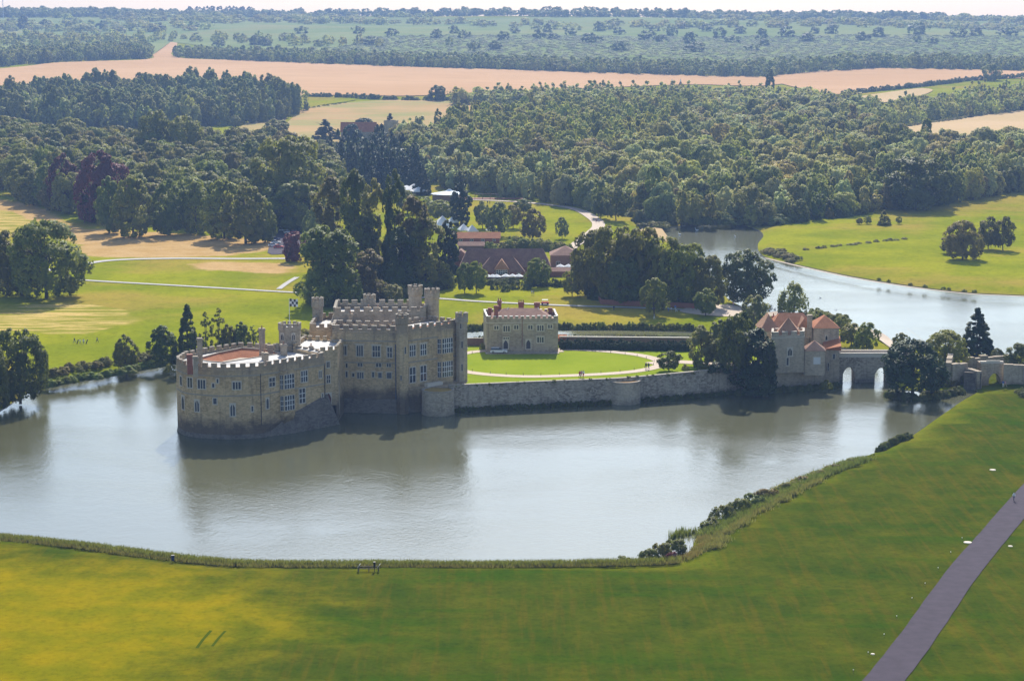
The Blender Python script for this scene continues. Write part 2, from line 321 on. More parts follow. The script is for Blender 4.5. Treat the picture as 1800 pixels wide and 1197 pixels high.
#@@GROUND
# ------------------------------------------------------------------ ground sheets
def mesh_sheet(name,P,spacing,m,zoff,kind='structure',holes=(),heightf=None,grid=None,label=None):
    """CDT-meshed sheet inside polygon P"""
    P=np.array(P); x0,y0=P.min(0); x1,y1=P.max(0)
    if grid is None:
        gx,gy=np.meshgrid(np.arange(x0+spacing/2,x1,spacing),np.arange(y0+spacing/2,y1,spacing)); G=np.stack([gx.ravel(),gy.ravel()],1)
    else: G=grid
    G=G[inpoly(G[:,0],G[:,1],P)]
    loops=[P]+[np.array(h) for h in holes]
    for l in loops:
        if len(G): G=G[segdist(G[:,0],G[:,1],l)>spacing*.25 if grid is None else segdist(G[:,0],G[:,1],l)>1.0]
    V=[];E=[]
    for l in loops:
        n=len(V); V+=[Vector(p) for p in l]; E+=[(n+i,n+(i+1)%len(l)) for i in range(len(l))]
    V+=[Vector(p) for p in G]
    r=delaunay_2d_cdt(V,E,[],0,1e-4); v=np.array([(a.x,a.y) for a in r[0]]); f=r[2]
    cen=np.array([v[list(t)].mean(0) for t in f]); keep=inpoly(cen[:,0],cen[:,1],P)
    for h in holes: keep&=~inpoly(cen[:,0],cen[:,1],h)
    z=(heightf(v[:,0],v[:,1]) if heightf else ht(v[:,0],v[:,1]))+zoff
    me=bpy.data.meshes.new(name); me.from_pydata(np.column_stack([v,z]).tolist(),[],[t for t,k in zip(f,keep) if k])
    me.polygons.foreach_set('use_smooth',[True]*len(me.polygons))
    me.materials.append(m); me.update()
    bm=bmesh.new(); bm.from_mesh(me)
    bmesh.ops.delete(bm,geom=[a for a in bm.verts if not a.link_faces],context='VERTS')
    if sum(a.normal.z for a in bm.faces)<0: bmesh.ops.reverse_faces(bm,faces=bm.faces)
    bm.to_mesh(me); bm.free()
    o=bpy.data.objects.new(name,me); col.objects.link(o); tag(o,kind=kind,label=label); return o
gx,gy=[],[]
y=-300.
while y<7700:
    s=10 if 230<y<1100 else (40 if y<=230 else 10+(y-1100)*.024)
    half=max(420,y*.42+120); 
    for x in np.arange(-half,half,s): gx.append(x+rng.uniform(-.2,.2)*s); gy.append(y+rng.uniform(-.2,.2)*s)
    y+=s
OUT=[(-420,-320),(420,-320),(520,900),(5300,12600),(-5300,12600),(-520,900)]
OUT=[(-700,-400),(700,-400),(900,900),(4200,7800),(-4200,7800),(-900,900)]
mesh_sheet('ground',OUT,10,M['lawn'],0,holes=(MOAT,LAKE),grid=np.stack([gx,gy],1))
def skirt(name,P,z0,z1,m):
    b=MB(); n=len(P); b.add([(p[0],p[1],z1) for p in P]+[(p[0],p[1],z0) for p in P],[(i,(i+1)%n,n+(i+1)%n,n+i) for i in range(n)]); o=b.build(name,m); tag(o,kind='structure'); return o
skirt('bank',MOAT,-1.5,.2195,M['sand']); skirt('bank',LAKE,-1.5,.2195,M['sand'])
def water_sheet(name,P):
    P=np.array(P); c=P.mean(0); b=MB()
    x0,y0=P.min(0)-3; x1,y1=P.max(0)+3
    b.add([(x0,y0,0),(x1,y0,0),(x1,y1,0),(x0,y1,0)],[(0,1,2,3)]); o=b.build(name,M['water']); tag(o,kind='structure')
water_sheet('water',MOAT)
_l=np.array(LAKE); _x1=_l[:,0].max()+5; _m=np.array(MOAT)
b=MB(); b.add([(70,_m[:,1].max()+3.1,0),(_x1,_m[:,1].max()+3.1,0),(_x1,_l[:,1].max()+5,0),(70,_l[:,1].max()+5,0)],[(0,1,2,3)]); 
b.add([(_m[:,0].max()+3.1,520,0),(_x1,520,0),(_x1,_m[:,1].max()+3.0,0),(_m[:,0].max()+3.1,_m[:,1].max()+3.0,0)],[(0,1,2,3)])
tag(b.build('lake_water',M['water']),kind='structure')
def gpoly(px): return [gp(*p)[:2] for p in px]
_g=bpy.data.objects['ground']; _v=np.empty(len(_g.data.vertices)*3,np.float32); _g.data.vertices.foreach_get('co',_v); _v=_v.reshape(-1,3)
def soft(P,w):
    sd=segdist(_v[:,0],_v[:,1],P); ins=inpoly(_v[:,0],_v[:,1],P); return np.clip(.5+np.where(ins,sd,-sd)/w,0,1)
def mask(name,polys,w):
    a=np.zeros(len(_v)); near=_v[:,1]<1300
    for px in polys: P=cat([gp(*p)[:2] for p in px],3); a=np.maximum(a,soft(P,w))
    q=_g.data.attributes.new(name,'FLOAT','POINT'); q.data.foreach_set('value',a.astype(np.float32))
mask('dry',[[(-60,352),(60,360),(130,398),(200,404),(330,412),(480,424),(484,437),(400,449),(300,452),(200,452),(135,447),(120,420)],[(340,463),(420,461),(495,463),(520,470),(500,481),(420,477),(350,472)],[(-200,360),(-100,350),(40,365),(60,385),(0,400),(-200,400)]],16)
mask('hay',[[(-80,545),(60,535),(130,532),(210,545),(240,562),(190,580),(110,589),(40,580),(-60,590)],[(-100,380),(0,370),(50,385),(90,410),(60,425),(0,415),(-100,420)]],8)
mask('dry_sunlit',[[(-250,985),(100,992),(300,1003),(430,1030),(510,1070),(480,1110),(400,1135),(330,1165),(260,1240),(-250,1300)]],34)
_sh=[p for p in cat([pt(*p) for p in MOAT_PX[:21]],4,False)]
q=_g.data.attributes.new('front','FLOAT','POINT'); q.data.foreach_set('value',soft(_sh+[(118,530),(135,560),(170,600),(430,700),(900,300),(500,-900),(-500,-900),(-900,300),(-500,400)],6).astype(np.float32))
def field(name,px,m,sp,zo,smooth=4,label=None):
    P=gpoly(px); P=cat(P,smooth) if smooth else P
    return mesh_sheet(name,P,sp,M[m],zo,label=label)
field('far_hillside',[(-900,92),(0,100),(260,104),(300,75),(620,112),(1340,134),(1560,118),(2700,122),(2900,36),(1800,38.5),(900,32),(0,32),(-900,32)],'far',60,.8,0)
field('wheat_field',[(-400,152),(0,122),(90,112),(160,109),(263,105),(268,94),(287,76),(312,77),(306,101),(420,107),(600,114),(900,124),(1200,133),(1400,139),(1340,152),(1200,150),(1000,158),(800,167),(700,170),(620,168),(540,169),(400,166),(0,176),(-400,196)],'stubble',30,.7)
field('wheat_field',[(1350,140),(1400,129),(1480,124),(1560,121),(1725,124),(1850,128),(2100,132),(2100,150),(1800,139),(1720,141),(1600,152),(1500,164),(1450,165)],'stubble',30,.7)
field('wheat_field',[(1480,176),(1530,168),(1610,157),(1640,160),(1610,172),(1560,181),(1500,186)],'stubble2',20,.7)
field('wheat_field',[(1540,236),(1620,218),(1700,206),(1800,194),(2000,180),(2100,240),(1900,245),(1700,242)],'stubble2',20,.7)
field('pasture',[(500,219),(530,174),(600,172),(625,177),(560,187),(528,196)],'lawn',20,.6,3)
field('meadow',[(498,212),(528,193),(600,183),(700,177),(860,182),(905,187),(850,210),(780,238),(700,244),(620,240),(560,218)],'pasture2',20,.6)
field('pasture',[(380,262),(440,215),(500,208),(560,219),(600,240),(590,262),(520,262)],'pasture2',20,.65,3)
# foreground grass, near bank, south of the moat
sh=[pt(*p) for p in MOAT_PX[:21]]
nb=cat(sh,4,False)
off=[]
for i,p in enumerate(nb):
    a=np.array(nb[max(i-1,0)]);c=np.array(nb[min(i+1,len(nb)-1)]); d=c-a; d/=np.hypot(*d); n=np.array((d[1],-d[0])); off.append(tuple(np.array(p)+n*2.6))
FG=off+[(160,600),(330,640),(400,250),(300,-250),(-300,-250),(-400,250),(-330,330)]
def ribbon(name,px,w,m,zo=.1,z=None,n=8,world=False,kind='structure'):
    P=[p if world else (pt(*p,z) if z is not None else gp(*p)[:2]) for p in px]; P=np.array(cat(P,n,False))
    ws=w if hasattr(w,'__len__') else [w]*len(P); ws=np.interp(np.linspace(0,1,len(P)),np.linspace(0,1,len(ws)),ws)
    d=np.gradient(P,axis=0); d/=np.hypot(d[:,0],d[:,1])[:,None]; nn=np.stack([-d[:,1],d[:,0]],1)
    A=P+nn*ws[:,None]/2; B=P-nn*ws[:,None]/2
    zz=(lambda Q:np.full(len(Q),z+zo)) if z is not None else (lambda Q:ht(Q[:,0],Q[:,1])+zo)
    ws=ws*(1+np.random.default_rng(len(P)).uniform(-.02,.02,len(ws)))
    A=P+nn*ws[:,None]/2; B=P-nn*ws[:,None]/2
    k=5; V=[];Fc=[]
    for j in range(k):
        Q=A+(B-A)*j/(k-1); V+=np.column_stack([Q,zz(Q)]).tolist()
    n_=len(P)
    for j in range(k-1):
        for i in range(n_-1): Fc.append((j*n_+i,j*n_+i+1,(j+1)*n_+i+1,(j+1)*n_+i))
    b=MB(); b.add(V,Fc); o=b.build(name,M[m],smooth=True); return tag(o,kind=kind)
ribbon('foreground_path',[(1440,1330),(1553,1197),(1616,1115),(1690,1010),(1750,938),(1815,862),(1900,770)],[5.7,5.6,5.6,5.6,5.5,5.4],'asphalt',.1)
M['rut']=plain('worn_grass_rut',(.06,.09,.004),1,spec=0)
ribbon('tyre_rut',[(346,1139),(357,1124),(371,1108)],.5,'rut',.06); ribbon('tyre_rut',[(373,1136),(384,1122),(396,1109)],.45,'rut',.06)
ribbon('road',[(60,480),(140,466),(200,458),(300,455),(420,455.5),(520,455)],4.4,'road',.2)
ribbon('road',[(100,489),(160,494),(300,502),(420,509),(525,515),(700,522),(780,526),(850,531),(1000,538),(1100,541),(1200,545)],2.6,'road',.2)
ribbon('path',[(490,509),(505,498),(522,488)],2,'road',.2)
ribbon('path',[(985,452),(1010,432),(1040,410),(1052,398),(1044,385),(1010,368),(940,358),(880,354),(830,352)],[5,5,6,6,5,4,4],'gravel',.25)
field('gravel_forecourt',[(1195,548),(1215,540),(1260,536),(1320,538),(1345,548),(1300,556),(1245,555)],'lawn',4,.1,3).data.materials[0]=M['gravel']
ribbon('path',[(1300,548),(1380,553),(1440,563),(1490,577),(1540,592),(1580,612)],[5,4,4,5,5],'gravel',.22)
field('car_park',[(470,445),(484,418),(486,400),(508,390),(560,388),(565,420),(530,440),(500,447)],'lawn',6,.2,3).data.materials[0]=M['asphalt']
ribbon('sandy_shore',[(1345,454),(1420,472),(1500,489),(1600,505),(1700,516.5),(1800,521.5),(2000,531)],1.6,'sand',.12)
#@@ISLAND
# ------------------------------------------------------------------ island and its lawns
WALL=[pt(795,727),pt(930,717),pt(1066,710),pt(1126,706),pt(1215,699),pt(1300,691),pt(1390,682),pt(1450,676)]
ISL=[(-46,505),(-44,498),(-26,497),(-14.5,495)]+[ (p[0],p[1]+1.0) for p in WALL[1:]]+[(86,534),(88,541),(82,552),(70,564),(40,565.5),(20,564.5),(-15,565.5),(-40,566),(-50,550),(-54,530)]
IZ=6.0
mi,nt,N,L=mat('grass_and_rubble'); finish(mi,N,L,mix(N,L,noise(N,L,posvec(N,L),.4,4),(.10,.11,.03),(.2,.17,.1)),.95)
b=MB(); b.prism(ISL,-1.5,IZ-.3,0); isl=b.build('island',mi); tag(isl,kind='structure')
mesh_sheet('island_grass',[(p[0]*.9995,p[1]-.3) for p in ISL],6,M['court'],0,heightf=lambda x,y:np.full(len(x),IZ-.05))
def ipoly(px,z=IZ): return [pt(*p,z) for p in px]
OVAL=[(800,634),(830,621),(900,616.5),(985,615.5),(1060,619),(1120,626),(1150,636),(1140,645),(1090,653),(1000,658),(920,659.5),(850,655),(810,647)]
ov=ipoly(OVAL); 
ovc=cat(ov,5); cen=np.array(ovc).mean(0)
def grow(P,g):
    P=np.array(P); d=np.roll(P,-1,0)-np.roll(P,1,0); d/=np.hypot(d[:,0],d[:,1])[:,None]; n=np.stack([d[:,1],-d[:,0]],1)
    if inpoly(*(P+n*.1)[:1].T,P)[0]: n=-n
    return P+n*g
drive=grow(ovc,3.4)
b=MB(); n_=len(ovc); A=np.array(ovc)
b.add([(p[0],p[1],IZ+.02) for p in A]+[(p[0],p[1],IZ+.02) for p in drive],[(i,(i+1)%n_,n_+(i+1)%n_,n_+i) for i in range(n_)]); tag(b.build('gravel_drive',M['gravel']),kind='structure')
ribbon('gravel_drive',[(1146,640),(1180,636),(1215,637),(1260,640),(1330,640)],[6,5,5,5],'gravel',.03,z=IZ)
ribbon('gravel_drive',[(845,617),(920,619),(990,617)],[3,3,3],'gravel',.035,z=IZ)
# ------------------------------------------------------------------ building helpers
def crenel(mb,P,z0,ph,mh,mw,gw,t=.5,closed=False,off=0,cap=None,m=0,mc=1):
    """solid parapet of height ph with merlons of height mh on the line P"""
    n=len(P)
    for i in range(n if closed else n-1):
        a=np.array(P[i],float)[:2];c=np.array(P[(i+1)%n],float)[:2]; L=np.hypot(*(c-a)); 
        if L<.05: continue
        mb.wallbox(a,c,t,z0,z0+ph,m,off=off)
    # merlons by arclength
    Q=[np.array(p,float)[:2] for p in P]+([np.array(P[0],float)[:2]] if closed else [])
    seg=[np.hypot(*(Q[i+1]-Q[i])) for i in range(len(Q)-1)]; T=sum(seg); k=max(1,round(T/(mw+gw))); st=T/k; w=st*mw/(mw+gw)
    def at(s):
        for i,l in enumerate(seg):
            if s<=l+1e-6 or i==len(seg)-1: return Q[i]+(Q[i+1]-Q[i])*min(1,s/l),i
            s-=l
    for j in range(k):
        s0=j*st+(st-w)/2; p,_=at(s0); q,_=at(s0+w)
        dz=rng.uniform(-.06,.06)
        mb.wallbox(p,q,t*1.02,z0+ph-.02,z0+ph+mh+dz,m,off=off); mb.wallbox(p,q,t*1.3,z0+ph+mh+dz,z0+ph+mh+dz+.14,mc,off=off)
def raywall(p0,p1,x,y):
    d=ray(x,y); ax,ay=p0[:2]; bx,by=p1[:2]; nx,ny=-(by-ay),(bx-ax); t=(nx*ax+ny*ay)/(nx*d[0]+ny*d[1])
    X,Y,Z=d[0]*t,d[1]*t,CH+d[2]*t; L=math.hypot(bx-ax,by-ay); s=((X-ax)*(bx-ax)+(Y-ay)*(by-ay))/L; return s,Z,L,t
def hitwall(P,x,y):
    best=None
    for i in range(len(P)-1):
        try: s,z,L,t=raywall(P[i],P[i+1],x,y)
        except ZeroDivisionError: continue
        if -.01<=s<=L+.01 and t>0 and (best is None or t<best[0]): best=(t,i,s,z)
    return best
def window(parent,P,px,nx=2,ny=2,arch=False,name='window',fm='trim',mm=None,hood=False,bar=.13,pm='glass',fr=.22):
    """window on wall path P covering the photo rectangle px=(x0,y0,x1,y1); the wall's outside faces the camera side"""
    xc,yc=(px[0]+px[2])/2,(px[1]+px[3])/2; h=hitwall(P,xc,yc)
    if h is None: print('window miss',px); return
    _,i,s,z=h; a,c=np.array(P[i],float)[:2],np.array(P[i+1],float)[:2]; d=(c-a)/np.hypot(*(c-a)); out=np.array((d[1],-d[0]))
    mid=a+d*s
    if out@mid>0: out=-out
    s0,z1,_,_=raywall(a,c,px[0],yc); s1,_,_,_=raywall(a,c,px[2],yc); w=abs(s1-s0); _,zt,_,_=raywall(a,c,xc,px[1]); _,zb,_,_=raywall(a,c,xc,px[3])
    return window_at(parent,mid,d,out,w,zb,zt,nx,ny,arch,name,fm,mm,hood,bar,pm,fr)
def window_at(parent,mid,d,out,w,zb,zt,nx=2,ny=2,arch=False,name='window',fm='trim',mm=None,hood=False,bar=.13,pm='glass',fr=.22):
    def bx(mb,s0,s1,z0,z1,o0,o1,m=0):
        p=mid+d*s0+out*o0; q=mid+d*s1+out*o0; r=mid+d*s1+out*o1; t=mid+d*s0+out*o1; mb.prism([p,q,r,t],z0,z1,m,bot=True)
    hw=w/2; mb=MB()
    bx(mb,-hw-fr,-hw,zb-fr,zt+fr,-.1,.10); bx(mb,hw,hw+fr,zb-fr,zt+fr,-.1,.10); bx(mb,-hw,hw,zb-fr,zb,-.1,.14); 
    if not arch: bx(mb,-hw,hw,zt,zt+fr,-.1,.10)
    else:
        k=5; rise=min(hw*1.3,(zt-zb)*.4)
        for sgn in(-1,1):
            for j in range(k):
                u0,u1=j/k,(j+1)/k; x0,x1=sgn*hw*(1-u0**1.0),sgn*hw*(1-u1); 
                zc=lambda u:zt-rise+rise*math.sin(u*math.pi/2)
                if x1<x0: x0,x1=x1,x0
                bx(mb,x0,x1,min(zc(u0),zc(u1)),zt+fr,-.1,.101)
    if hood: bx(mb,-hw-fr-.25,hw+fr+.25,zt+fr,zt+fr+.16,-.1,.22)
    f=mb.build(name,M[fm],parent)
    mb=MB(); bx(mb,-hw,hw,zb,zt,-.1,.03); mb.build('panel' if name=='door' else 'pane',M[pm],f)
    if nx>1 or ny>1:
        mb=MB()
        for i in range(1,nx): x=-hw+w*i/nx; bx(mb,x-bar/2,x+bar/2,zb,zt,.03,.085)
        for j in range(1,ny): z=zb+(zt-zb)*j/ny; bx(mb,-hw,hw,z-bar/2,z+bar/2,.03,.08)
        if nx==1: bx(mb,-.03,.03,zb,zt,.03,.08)
        if ny==1 and nx>2: bx(mb,-hw,hw,zt-.08,zt,.03,.08)
        mb.build('mullion',M[mm or fm],f)
    return f
def chimney(parent,c,w,d,z0,z1,m='stone_grey',pots=2,rz=0,name='chimney'):
    b=MB(); b.box((c[0],c[1],z0),(w,d,z1-z0-.5),rz); b.box((c[0],c[1],z1-.5),(w+.3,d+.3,.3),rz); b.box((c[0],c[1],z1-.2),(w+.1,d+.1,.2),rz)
    o=b.build(name,M[m],parent)
    for i in range(pots):
        t=(i-(pots-1)/2)*.6; x=c[0]+math.cos(rz)*t; y=c[1]+math.sin(rz)*t
        p=MB(); p.cyl((x,y),.17,z1,z1+.7,8,r1=.13); p.build('chimney_pot',M['tile3'],o)
    return o
def hiproof(mb,P,z0,z1,inset,m=0):
    """hip over rectangle P (4 pts), ridge along the long axis"""
    P=[np.array(p,float)[:2] for p in P]
    if np.hypot(*(P[1]-P[0]))<np.hypot(*(P[2]-P[1])): P=P[1:]+P[:1]
    a=(P[0]+P[3])/2; c=(P[1]+P[2])/2; u=(c-a)/np.hypot(*(c-a)); r0=a+u*inset; r1=c-u*inset
    v=[(*p,z0) for p in P]+[(*r0,z1),(*r1,z1)]
    if inset*2>=np.hypot(*(c-a))-.1: mid=(a+c)/2; v=[(*p,z0) for p in P]+[(*mid,z1)]; mb.add(v,[(0,1,4),(1,2,4),(2,3,4),(3,0,4)],m); return
    mb.add(v,[(0,1,5,4),(1,2,5),(2,3,4,5),(3,0,4)],m)
def gableroof(mb,P,z0,z1,m=0,mg=0,over=.3):
    P=[np.array(p,float)[:2] for p in P]
    if np.hypot(*(P[1]-P[0]))<np.hypot(*(P[2]-P[1])): P=P[1:]+P[:1]
    u=(P[1]-P[0])/np.hypot(*(P[1]-P[0])); w=(P[3]-P[0])/np.hypot(*(P[3]-P[0]))
    P=[P[0]-u*over-w*over,P[1]+u*over-w*over,P[2]+u*over+w*over,P[3]-u*over+w*over]
    a=(P[0]+P[3])/2; c=(P[1]+P[2])/2
    v=[(*p,z0) for p in P]+[(*a,z1),(*c,z1)]; mb.add(v,[(0,1,5,4),(2,3,4,5)],m); mb.add(v,[(1,2,5),(3,0,4)],mg)
def rect(c,w,d,rz):
    a,b=math.cos(rz),math.sin(rz); return [(c[0]+x*a-y*b,c[1]+x*b+y*a) for x,y in((-w/2,-d/2),(w/2,-d/2),(w/2,d/2),(-w/2,d/2))]
#@@KEEP
# ------------------------------------------------------------------ the D-shaped keep on the water
GA,GB,GC,GD,GE=(-78.8,468.5),(-75,461.8),(-66,458.6),(-58,460.3),(-44.6,474.6)
front=cat([GA,GB,GC,GD],5,False)
back=[(-46.5,480.5),(-51,484.5),(-57,486.5),(-63.8,489.8),(-67.4,489.8),(-73.6,483),(-78.2,476)]
GP=front+[GE]+back
GZ=16.2
k=empty('castle_keep',(-62,474,0),'rounded sandstone keep rising straight out of the water, with a red sunken roof court','castle keep','castle buildings')
wb=MB(); wb.prism(grow(GP,.0).tolist(),1.2,GZ,0,top=False); wb.prism(grow(GP,-.02).tolist(),-2,1.3,0,top=False)
wb.build('wall',M['stone_keep'],k)
pb=MB(); q=grow(GP,.7).tolist(); pb.prism(q,-2,1.0,0,P1=GP); pb.build('plinth',M['stone_dark'],k)
# sloping dark batter by the corridor corner
b=MB(); A0=lerp(GD,GE,.12); 
b.add([(*lerp(GD,GE,.10),2.0),(*lerp(GD,GE,.45),4.2),(*GE,7.4),(-44.2,476.6,7.4),(*lerp(GD,GE,.02),0),(lerp(GD,GE,.45)[0]+.9,lerp(GD,GE,.45)[1]-1.2,0),(-41.2,476.2,0),(-42.2,480.5,0)],[(4,5,1,0),(5,6,2,1),(6,7,3,2)]); b.build('batter',M['stone_dark'],k)
for zz,pr in((10.0,.10),(14.6,.16)):
    b=MB(); q=grow(GP,pr).tolist(); b.prism(q,zz,zz+.28,0,top=True,bot=True); b.build('string_course',M['cap'],k)
b=MB(); crenel(b,GP,GZ,.55,.75,1.25,1.0,.55,closed=True,off=.3); b.build('parapet',[M['stone_keep'],M['cap']],k)
# flat lead walk around a sunken tiled court
def unp(px,z): return [pt(*p,z) for p in px]
RO=unp([(345,631),(370,635.5),(393,637),(440,630),(492,621.5),(470,615),(442,612.5),(426,611.5),(384,620)],GZ+.4)
b=MB(); inner=[(p[0],p[1],GZ+.35) for p in RO]
outr=[(p[0],p[1],GZ-.1) for p in grow(GP,-.5)]
from mathutils.geometry import tessellate_polygon
V=[Vector(p) for p in outr]; W=[Vector(p) for p in inner]
tri=tessellate_polygon([V,W]); allp=outr+inner; b.add(allp,[tuple(t) for t in tri]); b.build('roof',M['lead'],k)
b=MB(); cc=np.array(RO).mean(0); n_=len(RO); lowp=[(cc[0]+(p[0]-cc[0])*.10,cc[1]+(p[1]-cc[1])*.10-1.5,GZ-4.2) for p in RO]
b.add([(p[0],p[1],GZ+.35) for p in RO]+lowp,[(i,(i+1)%n_,n_+(i+1)%n_,n_+i) for i in range(n_)]); b.add(lowp,[tuple(range(n_))])
b.build('courtyard_roof',M['tile'],k)
b=MB()
for i in range(n_):
    b.wallbox(RO[i],RO[(i+1)%n_],.35,GZ+.3,GZ+.52)
b.build('roof_kerb',M['cap'],k)
FR=front+[GE]
win=[((330,664,338,681),2,1,0),((348,667,361,683),3,1,0),((409,671,423,684),3,1,0),((473,664,483,679),2,2,0),((317,662,320,677),1,1,0),
((320,696,324,719),1,1,1),((343,703,350,723),2,1,1),((405,710,413,731),2,1,1),((375,700,381,710),1,1,0),((373,674,377,681),1,1,0),((381,666,384,673),1,1,0),((442,714,445,723),1,1,0),((468,700,472,718),1,1,1),
((561,652,565,664),2,1,0),((566,692,568,705),1,1,0)]
for px,nx,ny,ar in win: window(k,FR,px,nx,ny,bool(ar),bar=.16,fm='trim')
for px,nx,ny in(((529,652,540,671),3,2),((526,683,536,708),2,3)): window(k,FR,px,nx,ny,fm='trim',mm='mullion',bar=.16)
# two-storey bay window
_,i,s,z=hitwall(FR,504,700); d=np.array(GE)-np.array(GD); d/=np.hypot(*d); out=np.array((d[1],-d[0])); mid=np.array(FR[i])+d*s
b=MB(); bay=[mid-d*2.1,mid-d*1.6+out*1.0,mid+d*1.6+out*1.0,mid+d*2.1]
b.prism(bay,4.2,15.0,0,bot=True); b.prism([mid-d*1.2+out*.02,mid-d*1.1+out*.2,mid+d*1.1+out*.2,mid+d*1.2+out*.02],2.2,4.2,0,P1=bay); b.build('bay',M['stone_keep'],k)
for zb,zt in((5.6,9.0),(10.7,14.0)):
    window_at(k,mid+out*1.0,d,out,2.9,zb,zt,4,3,fm='trim',mm='mullion',bar=.15,fr=.12)
    e=bay[1]-bay[0]; e/=np.hypot(*e); oo=np.array((e[1],-e[0])); window_at(k,(bay[0]+bay[1])/2,e,oo,.75,zb,zt,1,3,fm='trim',mm='mullion',fr=.08)
for (x,y,yt,w,m_,pots) in((334,650,622.5,1.2,'brick',0),(352,645,594,1.1,'stone_grey',0),(344,655,626,1.0,'stone_grey',0),(461,620,577,1.3,'stone_grey',1),(465,634,619,1.2,'stone_grey',1),(468,640,620,1.0,'stone_grey',0),(499,626,605,1.4,'stone_grey',1),(475,622,606,1.2,'stone_grey',0),(486,618,604,.9,'stone_grey',0),(547,622,608,.8,'stone_grey',1)):
    X,Y=pt(x,y,GZ); chimney(k,(X,Y),w,w,GZ-1,zat(Y,yt),m_,pots,.3)
# downpipes and iron ties
for p in((458.5,690),(570,640)):
    h=hitwall(FR,*p); b=MB()
    if h: a=np.array(FR[h[1]]);c=np.array(FR[h[1]+1]); dd=(c-a)/np.hypot(*(c-a)); q=a+dd*h[2]+np.array((dd[1],-dd[0]))*.1; b.cyl(q,.09,3,15,6); b.build('downpipe',M['black'],k)
# bell tower with clock turret
BT=pt(505,617,GZ); BT=(BT[0]+.4,BT[1]+2.5)
tt=empty('bell_turret',(BT[0],BT[1],GZ-6),'octagonal embattled turret behind the keep roof, under the flagpole','turret','castle buildings')
zt=zat(BT[1],568); b=MB(); b.cyl(BT,2.75,4,zt-1.6,8,a0=R(22.5)); b.cyl(BT,2.95,zt-1.6,zt-1.3,8,a0=R(22.5)); b.build('wall',M['stone_grey'],tt)
b=MB(); o8=[(BT[0]+2.75*math.cos(R(22.5+45*i)),BT[1]+2.75*math.sin(R(22.5+45*i))) for i in range(8)]; crenel(b,o8,zt-1.3,.7,.6,.8,.55,.4,closed=True,off=0); b.build('parapet',[M['stone_grey'],M['cap']],tt)
b=MB(); b.cyl(BT,2.4,zt-1.3,zt-1,8,a0=R(22.5)); b.build('roof',M['lead'],tt)
TP=[(BT[0]+2.75*math.cos(R(a)),BT[1]+2.75*math.sin(R(a))) for a in(-202.5,-157.5,-112.5,-67.5,-22.5,22.5)]
for px in((494,586,499,598),(513,586,518,598)): window(tt,TP,px,2,1,True,bar=.1,fr=.1)
fp=empty('flagpole',(BT[0],BT[1],zt-1),'thin white flagpole with a black and white chequered flag on the turret','flagpole')
b=MB(); ft=zat(BT[1],524.5); b.tube((BT[0],BT[1],zt-1),(BT[0],BT[1],ft),.09,.06); b.build('pole',M['white'],fp)
b=MB(); fb=MB(); nxf,nyf=12,6; W_,H_=2.0,1.9
def fpnt(i,j): u=i/nxf; return (BT[0]+.1+u*W_,BT[1]+.22*math.sin(u*7)*u,ft-.1-H_*j/nyf-.15*u+.05*math.sin(u*9))
for i in range(nxf):
    for j in range(nyf):
        ck=((i//3)+(j//2))%2; b.add([fpnt(i,j),fpnt(i+1,j),fpnt(i+1,j+1),fpnt(i,j+1)],[(0,1,2,3)],ck)
b.build('flag',[M['black'],M['white']],fp)
#@@LINK
# corridor between keep and mansion
k2=empty('corridor_wing',(-44,486,0),'narrow two storey corridor over an arch joining the keep to the mansion','corridor wing','castle buildings')
LP=[(-46.2,476.8),(-41.9,480.2),(-41.4,494),(-52,497),(-53,484)]
b=MB(); b.prism(LP,4,17.0,0); b.prism([(-46.2,476.8),(-44.9,477.8),(-45.5,495),(-52,497),(-53,484)],-1.5,4.1,0); b.prism([(-42.3,479.9),(-41.9,480.2),(-41.4,494),(-43,494)],-1.5,4.1,0); b.build('wall',M['stone_main'],k2)
b=MB(); crenel(b,[(-46.0,477.4),(-41.9,480.2),(-41.4,494)],17,.5,.75,1.1,.9,.5,off=.25); crenel(b,[(-41.4,494),(-51.6,497),(-53,484)],17,.5,.75,1.1,.9,.5,off=.25); b.build('parapet',[M['stone_main'],M['cap']],k2)
lw=[(-46.2,476.8),(-41.9,480.2)]; 
b=MB(); b.prism(grow(LP,-.6).tolist(),17.01,17.2,0); b.build('roof',M['lead'],k2); window(k2,lw,(574,636,579,646),2,1); window(k2,lw,(574,660,580,673),2,2); window(k2,lw,(572.5,691,582,714),1,1,True,name='door',pm='reddoor',fr=.15)
b=MB(); b.box((-42.2,482,1),(1.0,1.0,11)); b.build('buttress',M['stone_grey'],k2)
#@@MAIN
# ------------------------------------------------------------------ the mansion on the island
mz=20.0
k=empty('castle_mansion',(-28,505,IZ),'large square embattled stone mansion with octagonal turrets and tall windows behind the round bastion','mansion','castle buildings')
F1=[(-44.3,492.6),(-27.5,490.9)]; F2=[(-25.4,491.8),(-13.5,503.0)]
blk1=[F1[0],F1[1],F2[0],F2[1],(-20.5,509.2),(-31,499.8),(-44.5,501.5)]
b=MB(); b.prism(blk1,-1.5,mz,0,top=False); b.build('wall',M['stone_main'],k)
b=MB(); q=grow(blk1,.55).tolist(); 
b.prism([F1[0],F1[1],F2[0],(-22,495),(-22,498),(-44.3,499)],-1.5,3.4,0,P1=None); b.v=[]; b.f=[]; b.m=[]
b.prism([(-45,491.2),(-26.5,489.2),(-22.5,491.5),(-16.5,493),(-15,499),(-44.5,499)],-1.5,3.3,0,P1=[(-44.4,492.3),(-27,490.3),(-23.5,492.9),(-17.5,494.5),(-16,499),(-44.5,499)]); b.build('plinth',M['stone_dark'],k)
